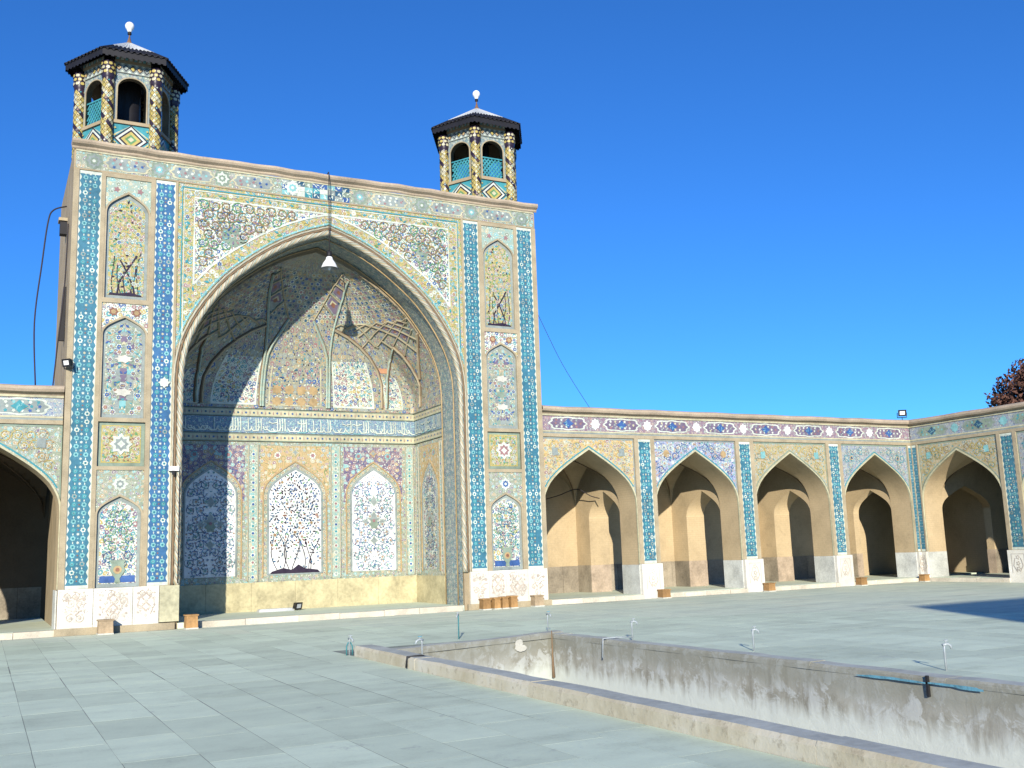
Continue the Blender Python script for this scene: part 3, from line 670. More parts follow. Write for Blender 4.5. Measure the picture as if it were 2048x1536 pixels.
    o.shape([(pc-0.40, 1.17), (pc+0.40, 1.17), (pc+0.40, 1.33), (pc-0.40, 1.33)], 'B', 1)
    o.build('bouquet_ornament', pn)
    o = Orn(PR, 0.022); o.shape([(pc-.07, 1.17), (pc+.07, 1.17), (pc+.05, 1.26), (pc+.17, 1.45), (pc+.13, 1.60), (pc+.19, 1.70), (pc-.19, 1.70), (pc-.13, 1.60), (pc-.17, 1.45), (pc-.05, 1.26)], 'S', 3)
    o.disc(pc, 1.47, 0.10, 'O', 4); o.disc(pc, 1.47, 0.05, 'R', 5); o.build('vase_ornament', pn)
    # marble dado
    xs = [6.555, 5.78, 4.90, 4.30, 3.98] if s < 0 else [6.50, 5.85, 5.15, 4.60, 4.02]
    for k in range(4):
        xa, xb = rr(xs[k], xs[k+1]); lab = None
        if s < 0 and k == 3: 
            boxpart('corner_slab', iw, xa+0.005, xb+0.14, FY-0.11, FY+0.03, 0.19, 1.05, 'C'); continue
        boxpart('dado_slab', iw, xa+0.004, xb-0.004, FY-0.07, FY+0.03, 0.16, 1.055, 'marble')
        PD = lambda x, z, d=0.0: (x, FY-0.07-d, z); o = Orn(PD, 0.004); c = (xa+xb)/2; hw = (xb-xa)/2-0.05
        o.stroke([(xa+.03, .22), (xa+.03, 1.02), (xb-.03, 1.02), (xb-.03, .22)], 0.03, 'marble', 2)
        o.shape([(c-hw, 0.30), (c+hw, 0.30), (c+hw, 0.98), (c-hw, 0.98)], 'marble', 0)
        if k in (0, 3):
            o.stroke([(c, .32), (c+.01, .5), (c, .78)], 0.035, 'marble', 3)
            for q in (-1, 1):
                for zz, ln in ((.45, .2), (.6, .24), (.72, .16)): o.stroke([(c, zz), (c+q*ln*.5, zz+.1), (c+q*ln, zz+.12)], 0.03, 'marble_relief' if q > 0 else 'marble', 3)
            for q in (-.18, 0, .18): o.star(c+q, .86-abs(q)*.2, .06, 'marble_relief', 4, 6, .6)
        else:
            for zz in (.80, .58):
                o.star(c, zz, .13, 'marble_relief', 3, 4, .7); o.star(c, zz, .07, 'marble', 4, 4, .7)
            for q in (-1, 1):
                o.stroke([(c+q*.1, .4), (c+q*.2, .62), (c+q*.12, .85)], 0.025, 'marble_relief', 3)
                for zz in (.45, .62, .78, .9): o.star(c+q*hw*.75, zz, .035, 'marble_relief', 4, 5, .6)
        scrollwork(o, lambda x, z: xa+.05 < x < xb-.05 and .30 < z < 1.0, xa, xb, .30, 1.0, .19, ['marble_relief', 'marble'], ['marble_relief', 'marble'], ['marble_relief'], w_=.016, fo='marble', eye='marble')
        o.build('carved_relief', iw)
    xa, xb = rr(6.60, 3.93); boxpart('plinth', iw, xa, xb, FY-0.10, FY+0.02, 0.0, 0.165, 'stone_trim')

# spandrel field of the great arch
zt = 11.375
b = MB(); a_out = arch_full(CX, HW+0.27, ZS, ZA+0.29, 22)
xi = 4.04
spandrel(b, [(CX-xi, ZS)]+[(max(CX-xi, min(CX+xi, x)), z) for x, z in a_out]+[(CX+xi, ZS)], zt, PF, 'f_yellow'); b.build('spandrel_border', iw)
a_in = arch_full(CX, HW+0.62, ZS+0.3, ZA+0.60, 30)
xw = 3.62; ztw = 11.02
def inw(x, z, mg=0.0): return abs(x-CX) < xw-mg and z < ztw-mg and z > 7.55 and z > arch_z(x-CX, HW+0.62, ZS+0.3, ZA+0.60)+mg
sub = [(x, z) for x, z in a_in if abs(x-CX) < xw]; e0 = arch_z(xw, HW+0.62, ZS+0.3, ZA+0.60)
sub = [(CX-xw, e0)]+sub+[(CX+xw, e0)]
b = MB(); sub2 = [(x, min(z, ztw)) for x, z in sub]; spandrel(b, sub2, ztw, lambda x, z, d: PF(x, z, d), 'f_white', 0.004)
sw = b.build('spandrel_field', iw)
o = Orn(PF, 0.008); o.stroke([(CX-xw, e0), (CX-xw, ztw), (CX+xw, ztw), (CX+xw, e0)], 0.05, 'W', 2)
for half in (-1, 1): o.stroke([(x, min(z, ztw-0.02)) for x, z in sub if (x-CX)*half >= -0.01], 0.05, 'W', 2)
o.stroke([(CX-3.93, 7.0), (CX-3.93, 11.28), (CX+3.93, 11.28), (CX+3.93, 7.0)], 0.04, 'T', 1); o.stroke([(CX-3.88, 7.0), (CX-3.88, 11.22), (CX+3.88, 11.22), (CX+3.88, 7.0)], 0.025, 'W', 2)
i2 = [(x, z) for x, z in arch_full(CX, HW+0.32, ZS, ZA+0.33, 30)]; 
for half in (-1, 1): o.stroke([p for p in i2 if (p[0]-CX)*half >= -0.01], 0.045, 'L', 1)
for x, z in i2[::1]:
    o.disc(x, z, 0.02, 'W', 3, 5)
scatter(o, lambda x, z: abs(x-CX) < 3.84 and 7.0 < z < 11.2 and (not inw(x, z, -0.06)) and z > arch_z(x-CX, HW+0.36, ZS, ZA+0.4), CX, CX+3.85, 7.0, 11.2, 0.15, ['C', 'G', 'O', 'W', 'Y', 'T'], ['P', 'W', 'O', 'M', 'B'], mirror=CX, pf=0.30, pl=0.92); o.build('border_ornament', sw)
o = Orn(PF, 0.010)
for (dx, z, r, tn, a0, sg) in [][:0] and [(3.1, 10.55, .33, 1.7, 2.2, 1), (2.35, 10.55, .33, 1.7, 1.0, -1), (1.55, 10.55, .30, 1.7, 2.0, 1), (0.95, 10.72, .2, 1.4, 1.2, -1), (3.25, 9.75, .30, 1.6, 4.0, -1), (3.15, 8.95, .34, 1.7, 2.4, 1), (2.45, 9.80, .34, 1.6, 0.2, 1), (3.3, 8.3, .2, 1.4, 1.2, -1), (1.75, 10.15, .2, 1.4, 2.2, -1), (0.45, 10.88, .1, 1.2, 2, 1), (2.75, 9.25, .24, 1.5, 5, 1)]:
    for q in (-1, 1):
        if inw(CX+q*dx, z, 0.05):
            o.spiral(CX+q*dx, z, r, tn, a0 if q > 0 else math.pi-a0, 0.05, 'O' if rng.random() < .7 else 'G', 4, sg*q)
            o.star(CX+q*dx, z, r*0.42, 'P' if rng.random() < .6 else 'M', 5, 6, .7); o.disc(CX+q*dx, z, r*.15, 'Y', 6)
for q in (-1, 1):                                       # dull relaid patches
    pts = [(2.95, 10.2), (2.45, 10.28), (2.35, 9.9), (2.15, 9.75), (2.5, 9.55), (2.85, 9.62), (3.02, 9.85)] if q < 0 else [(2.7, 10.35), (3.05, 10.3), (3.0, 9.8), (2.75, 9.65), (2.5, 9.8), (2.55, 10.1)]
    o.fan((CX+q*2.7, 10.08), [(CX+q*(2.7+(x-2.7)*.8), 10.08+(z-9.95)*.72) for x, z in pts], 'S', 3)
    scatter(o, lambda x, z: abs(x-(CX+q*2.72)) < .28 and 9.88 < z < 10.28, CX+q*2.7-.3, CX+q*2.7+.3, 9.7, 10.25, 0.12, ['V', 'P', 'S', 'L', 'B'], ['P', 'V'], layer=8, pl=.7)
scrollwork(o, lambda x, z: inw(x, z, 0.03), CX, CX+xw, 7.6, 11.0, 0.29, ['H', 'H', 'G'], ['B', 'P', 'T', 'N', 'G'], ['P', 'B', 'V', 'O'], mirror=CX, w_=0.028)
scatter(o, lambda x, z: inw(x, z, 0.05), CX, CX+xw, 7.55, 11.0, 0.10, ['B', 'N', 'V', 'P', 'T', 'W', 'G', 'K'], ['P', 'B', 'V', 'M'], mirror=CX, pf=0.03, pl=0.45, layer=1, ls=.8)
o.build('arabesque_ornament', sw)
o = Orn(PF, 0.02); medallion(o, CX-4.29, 6.06, 0.13, 'W', 8); o.build('white_patch', iw)

# ------------------------------ recess: floor, step, walls, vault
b = MB(); b.box(CX-HW-0.02, CX+HW+0.02, FY+0.02, BY+0.1, 0.0, 0.14, 'slab_far'); b.build('iwan_floor', iw)
x = CX-HW+0.12
while x < CX+HW-0.1:
    x2 = min(x+rng.uniform(0.9, 1.6), CX+HW-0.06); boxpart('step_stone', iw, x+0.005, x2-0.005, FY-0.16, FY+0.02, 0.0, 0.145+rng.uniform(-.008, .008), 'kerb_stone'); x = x2
PB = lambda x, z, d=0.0: (x, BY-d, z)
x = CX-HW
while x < CX+HW-0.02:
    x2 = min(x+1.277, CX+HW); boxpart('wall_dado_slab', iw, x+0.003, x2-0.003, BY-0.035, BY+0.02, 0.14, 0.95, 'dado_yellow'); x = x2
def niche_wall(P, centres, x0, x1, strips, mats):
    b = MB(); frect(b, x0, x1, 0.95, 5.0, 0.0, 'f_sage', P); wo = b.build('tiled_wall', iw)
    for (c, hw, spm, pm, style) in centres:
        za, zs = 4.20, 3.42; a2 = arch_full(c, hw, zs, za, 12); hs = hw+0.25
        b = MB(); a3 = arch_full(c, hw+0.16, zs, za+0.22, 12)
        spandrel(b, [(c-hs, zs-0.2)]+[(c-hw-0.16, zs-0.2)]+a3+[(c+hw+0.16, zs-0.2), (c+hs, zs-0.2)], 4.90, P, spm, 0.006); so = b.build('niche_spandrel', iw)
        b = MB(); panel_under_arch(b, c, hw, 1.15, zs, za, P, 0.006, pm, 12); pn = b.build('niche_panel', iw)
        b = MB(); raised_band(b, [(c-hw, 1.15)]+a2+[(c+hw, 1.15)], [(c-hw-0.05, 1.15)]+arch_full(c, hw+0.05, zs, za+0.07, 12)+[(c+hw+0.05, 1.15)], P, 0.0, 0.03, 'M'); b.build('niche_frame', iw)
        b = MB(); raised_band(b, [(c-hw-0.15, 1.08)]+arch_full(c, hw+0.15, zs, za+0.21, 12)+[(c+hw+0.15, 1.08)], [(c-hw-0.19, 1.08)]+arch_full(c, hw+0.19, zs, za+0.26, 12)+[(c+hw+0.19, 1.08)], P, 0.0, 0.025, 'O'); b.build('niche_moulding', iw)
        o = Orn(P, 0.009); bead = [(c-hw-0.10, 1.15+i*0.2) for i in range(12)]+arch_full(c, hw+0.10, zs, za+0.13, 7)+[(c+hw+0.10, 1.15+i*0.2) for i in range(12)]
        for x, z in bead: o.star(x, z, 0.055, 'C', 1, 6, .7); o.disc(x, z, 0.02, 'P', 2, 5)
        for q in (-1, 1): o.star(c+q*hw*0.68, 4.62, 0.11, 'W' if style == 0 else 'L', 2, 7, .75); o.star(c+q*hw*0.68, 4.62, 0.075, 'P', 3, 6, .6)
        o.star(c, 4.70, 0.13, 'O' if style else 'C', 2, 4, .55); o.star(c, 4.71, 0.08, 'M', 3, 4, .55); o.build('border_ornament', so)
        ins = inside_arch(c, hw, 1.15, zs, za); o = Orn(P, 0.010)
        if style == 0:                                    # white panel with a dark leafy tree
            o.stroke([(c-hw, 1.16), (c+hw, 1.16)], 0.06, 'M', 1)
            vine_tree(o, ins, c, 1.2, 3.6, hw, 'K', 'N', 7)
            o.shape([(c-hw+.03, 1.17), (c+hw-.03, 1.17), (c+hw-.1, 1.25), (c+.3, 1.3), (c+.1, 1.42), (c-.1, 1.27), (c-.35, 1.33), (c-hw+.1, 1.24)], 'K', 2)
            scatter(o, lambda x, z: ins(x, z) and (z > 1.9 or rng.random() < .35), c-hw, c+hw, 1.35, 4.2, 0.092, ['N', 'K', 'N', 'K', 'R', 'G', 'B', 'N', 'K'], ['R', 'P', 'B'], pf=0.05, pl=0.95, ls=1.25)
        else:
            scatter(o, ins, c, c+hw, 1.2, 4.2, 0.085, ['B', 'L', 'P', 'N', 'T', 'P', 'K'], ['P', 'T', 'B'], mirror=c, pf=0.06, pl=0.42, ls=0.8)
            scrollwork(o, ins, c, c+hw, 1.2, 4.1, 0.27, ['B', 'N'], ['B', 'P', 'L', 'N', 'T'], ['P', 'B', 'T'], mirror=c, w_=0.014)
            for (z, r) in ((3.25, .15), (2.72, .20), (2.05, .12)): o.star(c, z, r*1.15, 'W', 4, 4, .62); o.star(c, z, r, 'M', 5, 4, .62)
            for q in (-1, 1): o.star(c+q*0.26, 2.62, .13, 'W', 4, 6, .6); o.star(c+q*0.26, 2.62, .10, 'M', 5, 6, .6)
            o.star(c, 2.55, .17, 'S', 6, 6, .7); o.disc(c, 2.65, .05, 'P', 7)
        o.build('arabesque_ornament', pn)
    for (xa, xb) in strips:
        b = MB(); frect(b, xa, xb, 0.98, 4.92, 0.012, 'f_paleblue', P); st = b.build('pilaster_strip', iw)
        for xx in (xa, xb): boxpart_P(P, st, xx, 0.98, 4.92)
        o = Orn(P, 0.018); n = 18
        for i in range(n):
            z = 1.1+i*(3.75/n); xc = (xa+xb)/2; o.star(xc, z, 0.075, 'W', 1, 6, .7); o.star(xc, z, 0.045, rng.choice(['P', 'B', 'T', 'M']), 2, 6, .7); o.leaf(xc, z+.1, math.pi/2, .08, .05, 'L', 1)
        o.build('rosette_ornament', st)
def boxpart_P(P, parent, x, z0, z1):
    b = MB(); n = 44; 
    b.tube([P(x, z0+(z1-z0)*i/n, 0.01) for i in range(n+1)], 0.022, 'rope', 6, twist=14.0); b.build('rope_moulding', parent)
niche_wall(PB, [(CX, 0.78, 'f_ochre', 'X', 0), (CX+2.44, 0.70, 'f_purple', 'X', 1), (CX-2.44, 0.70, 'f_purple', 'X', 1)], CX-HW, CX+HW,
           [(CX+1.10, CX+1.38), (CX-1.38, CX-1.10), (CX+3.50, CX+3.76), (CX-3.76, CX-3.50)], None)
for s in (-1, 1):
    PS = (lambda x, z, d=0.0, s=s: (CX+s*(HW-d), x, z))
    niche_wall(PS, [(28.42, 0.52, 'f_ochre', 'f_white', 1)], OY, BY, [(27.45, 27.62), (29.3, 29.48)], None)
    boxpart('wall_dado_slab', iw, *sorted((CX+s*(HW-0.03), CX+s*(HW+0.01))), OY, BY-0.04, 0.14, 0.95, 'dado_yellow')
# inscription band round the recess
def script_band(P, x0, x1):
    b = MB(); frect(b, x0, x1, 5.27, 5.74, 0.012, 'f_script', P)
    for z0, z1 in ((5.0, 5.25), (5.74, 5.97)): frect(b, x0, x1, z0+.02, z1, 0.02, 'C', P)
    bo = b.build('inscription_band', iw)
    o = Orn(P, 0.026); x = x0+0.06
    for zc in (5.135, 5.865):
        n = int((x1-x0)/0.115)
        for i in range(n):
            xx = x0+0.06+i*0.115; (o.star(xx, zc, 0.036, ['B', 'T', 'N', 'B'][i % 4], 1, 5, .7) if i % 2 == 0 else o.leaf(xx, zc, math.pi/2, .12, .03, 'P', 1))
        for z in (zc-.1, zc+.1): o.stroke([(x0, z), (x1, z)], 0.022, 'S', 1)
    while x < x1-0.15:
        k = rng.random()
        if k < 0.45: o.stroke([(x, 5.33), (x+.005, 5.5), (x-.008, 5.70)], 0.032, 'W', 3); x += 0.075
        elif k < 0.7: o.stroke([(x, 5.42), (x+.07, 5.33), (x+.2, 5.34), (x+.26, 5.46)], 0.036, 'W', 4); o.disc(x+.13, 5.45, .018, 'W', 4, 4); x += 0.15
        elif k < 0.9: o.spiral(x+.06, 5.42, .07, 1.1, 2.5, .03, 'W', 3, 1); o.stroke([(x+.1, 5.38), (x+.2, 5.32), (x+.32, 5.33)], .03, 'W', 5); x += 0.14
        else: o.stroke([(x, 5.60), (x+.12, 5.56), (x+.28, 5.60)], 0.03, 'W', 5); o.stroke([(x, 5.31), (x+.2, 5.30), (x+.34, 5.36)], .03, 'L', 3); x += 0.12
        if rng.random() < .5: o.disc(x, rng.uniform(5.5, 5.7), .02, 'L' if rng.random() < .5 else 'W', 5, 4)
    o.build('script_ornament', bo)
script_band(PB, CX-HW, CX+HW)
for s in (-1, 1): script_band((lambda x, z, d=0.0, s=s: (CX+s*(HW-d), x, z)), OY, BY)
# vault
VH = arch_half(HW, 6.0, 10.3, 40)
def vault(s, t, inset=0.0):
    k = t*(len(VH)-1); i = min(int(k), len(VH)-2); u = k-i
    rx = (VH[i][0]*(1-u)+VH[i+1][0]*u)/HW; z = VH[i][1]*(1-u)+VH[i+1][1]*u
    a = BY-OY; d = s*(2*a+2*HW)
    bb = (HW, d) if d < a else (HW-(d-a), a) if d < a+2*HW else (-HW, a-(d-a-2*HW))
    ph = math.atan2(bb[1]/a, bb[0]/HW); e = (HW*math.cos(ph), a*math.sin(ph))
    w_ = min(1, max(0, (z-6.3)/2.6)); w_ = w_*w_*(3-2*w_)
    p = Vector((CX+(bb[0]*(1-w_)+e[0]*w_)*rx, OY+(bb[1]*(1-w_)+e[1]*w_)*rx, z))
    if inset:
        q = Vector((CX, OY, 6.6))-p; p = p+q.normalized()*inset
    return p
b = MB(); NS, NT = 96, 40; per = 2*(BY-OY)+2*HW
rows = [[vault(i/NS, j/NT) for j in range(NT+1)] for i in range(NS+1)]; uvs = [[(i/NS*per, 5.2*j/NT) for j in range(NT+1)] for i in range(NS+1)]
for i in range(NS):
    for j in range(NT):
        b.poly([rows[i][j], rows[i+1][j], rows[i+1][j+1], rows[i][j+1]], 'f_vault', [uvs[i][j], uvs[i+1][j], uvs[i+1][j+1], uvs[i][j+1]], True)
vo = b.build('vault', iw)
b = MB(); band(b, [(CX-HW, 5.9)]+[(CX-x, z) for x, z in arch_half(HW-.005, 5.98, 10.27, 22)]+[(CX+x, z) for x, z in arch_half(HW-.005, 5.98, 10.27, 22)[-2::-1]]+[(CX+HW, 5.9)], [(CX-HW-.05, 5.9)]+arch_full(CX, HW+.05, ZS, ZA+.06, 22)+[(CX+HW+.05, 5.9)], lambda x, z, d: (x, OY+.012, z), 0, 'brick'); b.build('vault_rim', iw)
b = MB()
for i in range(NS):                                     # ledge at the springing
    p, q = rows[i][0], rows[i+1][0]; 
    b.poly([(p.x, p.y, 5.98), (q.x, q.y, 5.98), vault((i+1)/NS, 0, 0.05)-Vector((0, 0, 0.03)), vault(i/NS, 0, 0.05)-Vector((0, 0, 0.03))], 'M')
b.build('springing_ledge', iw)
for mir in (False, True):
    for k, pl in RIBS.items():
        b = MB(); path = []
        for (s0, t0), (s1, t1) in zip(pl, pl[1:]):
            for u in (0, .34, .67): path.append((s0+(s1-s0)*u, t0+(t1-t0)*u))
        path.append(pl[-1])
        pts = [vault((1-s_) if mir else s_, t_, 0.012) for s_, t_ in path]
        big = k in ('P2', 'P3', 'A3', 'A4', 'K1', 'E4')
        b.tube(pts, 0.045 if big else 0.028, 'plaster_line' if big else 'S', 4, smooth=False); b.tube([vault((1-s_) if mir else s_, t_, 0.055 if big else 0.04) for s_, t_ in path], 0.036 if big else 0.022, 'f_paleblue' if k in ('P3', 'K1', 'P2') else 'stone_trim', 4, smooth=False); b.build('rib' if big else 'lattice_rib', vo)  # darker under-strip puts the groove shade along each rib into colour
def ext(pl):
    if len(pl) < 2: return list(pl)
    a, b_, y, z_ = pl[0], pl[1], pl[-2], pl[-1]
    return [(a[0]+1.2*(a[0]-b_[0]), a[1]+1.2*(a[1]-b_[1]))]+list(pl)+[(z_[0]+1.2*(z_[0]-y[0]), z_[1]+1.2*(z_[1]-y[1]))]
def seg_x(a, c):
    a, c = ext(a), ext(c)
    for (p, q) in zip(a, a[1:]):
        for (u, v) in zip(c, c[1:]):
            d = (q[0]-p[0])*(v[1]-u[1])-(q[1]-p[1])*(v[0]-u[0])
            if abs(d) < 1e-9: continue
            t = ((u[0]-p[0])*(v[1]-u[1])-(u[1]-p[1])*(v[0]-u[0]))/d; w2 = ((u[0]-p[0])*(q[1]-p[1])-(u[1]-p[1])*(q[0]-p[0]))/d
            if 0 <= t <= 1 and 0 <= w2 <= 1: return (p[0]+(q[0]-p[0])*t, p[1]+(q[1]-p[1])*t)
    return None
NETS = [(['l3', 'l4', 'l5', 'l6', 'l7'], ['m1', 'm2', 'm3', 'm4', 'm5']), (['K2', 'P2'], ['K3', 'K4', 'K5', 'K6'])]
for mir in (False, True):                                # tile lozenges set in the cells of the net
    f = (lambda x: 1-x) if mir else (lambda x: x)
    for la, lb in NETS:
        I = [[seg_x(RIBS[a], RIBS[c]) for c in lb] for a in la]
        for i in range(len(la)-1):
            for j in range(len(lb)-1):
                q = [I[i][j], I[i+1][j], I[i+1][j+1], I[i][j+1]]
                if any(p is None or not 0 < p[0] < .5 or not .25 < p[1] < .85 for p in q): continue
                c = (sum(p[0] for p in q)/4, sum(p[1] for p in q)/4); o = Orn(lambda x, z, d: tuple(vault(f(x), z, d+.006)), .004)
                for k2, (sc_, col_) in enumerate(((.82, 'M'), (.70, 'V'), (.42, 'C'), (.26, 'R'))): o.shape([(c[0]+(p[0]-c[0])*sc_, c[1]+(p[1]-c[1])*sc_) for p in q], col_, k2)
                o.b.build('net_tile', vo)
# framed tile panels between the ribs, laid on the vault surface
def PV(x, z, d=0.0): return tuple(vault(x, z, d+0.006))
def vpanel(s0, s1, t0, t1, mat, outline="W", flowers=None, orange=0, both=True):
    for mir in ((False, True) if both else (False,)):
        f = (lambda x: 1-x) if mir else (lambda x: x)
        b = MB(); N, M_ = 6, 5
        for i in range(N):
            for j in range(M_):
                q = [(s0+(s1-s0)*(i+a)/N, t0+(t1-t0)*(j+c)/M_) for a, c in ((0, 0), (1, 0), (1, 1), (0, 1))]
                b.poly([PV(f(x), z, 0.0) for x, z in q], mat, [(x*per, z*5.2) for x, z in q])
        po = b.build('vault_panel', vo)
        o = Orn(lambda x, z, d: PV(f(x), z, d), 0.004)
        ws = 0.004; wt = 0.012
        for q in ([(s0, t0), (s0+ws, t0), (s0+ws, t1), (s0, t1)], [(s1-ws, t0), (s1, t0), (s1, t1), (s1-ws, t1)]):
            for j in range(5):
                za, zb_ = t0+(t1-t0)*j/5, t0+(t1-t0)*(j+1)/5; o.shape([(q[0][0], za), (q[1][0], za), (q[1][0], zb_), (q[0][0], zb_)], outline, 1)
        for i in range(6):
            xa, xb = s0+(s1-s0)*i/6, s0+(s1-s0)*(i+1)/6; o.shape([(xa, t0), (xb, t0), (xb, t0+wt), (xa, t0+wt)], outline, 1)
        for i in range(int((s1-s0)*per/0.13)):
            for j in range(int((t1-t0)*5.2/0.13)):
                if rng.random() < .62:
                    x = s0+ws*2+(i+rng.random())*0.13/per; z = t0+wt*1.5+(j+rng.random()*.8)*0.13/5.2
                    if x > s1-ws*2 or z > t1: continue
                    a = rng.random()*6; l = .055; c_ = rng.choice(flowers)
                    o.shape([(x+l*math.cos(a+k*math.pi/2)*(1 if k % 2 == 0 else .5)/per, z+l*math.sin(a+k*math.pi/2)*(1 if k % 2 == 0 else .5)/5.2) for k in range(4)], c_, 2)
        for k in range(orange):
            x = s0+(s1-s0)*(0.16+0.23*(k % 4)); z = t0+(t1-t0)*(0.12+0.30*(k//4))
            o.fan((x, z), [(x+(.17 if i % 2 == 0 else .12)*math.cos(i*math.pi/8)/per, z+(.17 if i % 2 == 0 else .12)*math.sin(i*math.pi/8)/5.2) for i in range(16)], 'O', 3)
        o.build('tile_ornament', po)
for mir in (False, True):                                # rows of rosettes on the upper shell
    f = (lambda x: 1-x) if mir else (lambda x: x); o = Orn(lambda x, z, d: PV(f(x), z, d), 0.004)
    for j in range(11):
        t_ = .50+j*.030; rad = vault(0.0, t_).x-CX; n_ = max(3, int(rad*math.pi*.72/.24))
        for i in range(n_):
            s_ = (i+.5*(j % 2)+.2)/n_*.5
            if s_ > .5: continue
            for rr_, c_, L_ in ((.085, rng.choice(['C', 'W', 'M']), 1), (.055, rng.choice(['P', 'B', 'N', 'V', 'O']), 2)):
                o.fan((s_, t_), [(s_+(rr_ if q % 2 else rr_*.7)*math.cos(q*math.pi/6)*HW/max(.4, rad)/per, t_+(rr_ if q % 2 else rr_*.7)*math.sin(q*math.pi/6)/5.2) for q in range(12)], c_, L_)
    o.build('rosette_ornament', vo)
VF = ['W', 'B', 'W', 'T', 'P', 'C', 'N', 'W', 'O', 'L']
vpanel(0.432, 0.568, 0.02, 0.26, 'f_vault', 'C', VF, 8, False)
vpanel(0.292, 0.402, 0.02, 0.30, 'f_white', 'W', VF)
vpanel(0.212, 0.262, 0.02, 0.22, 'f_white', 'W', VF)
b = MB(); q = [(0.222, 0.245), (0.254, 0.245), (0.254, 0.272), (0.222, 0.272)]; b.poly([PV(x, z, 0.02) for x, z in q], 'orange_patch'); b.build('orange_patch', vo)


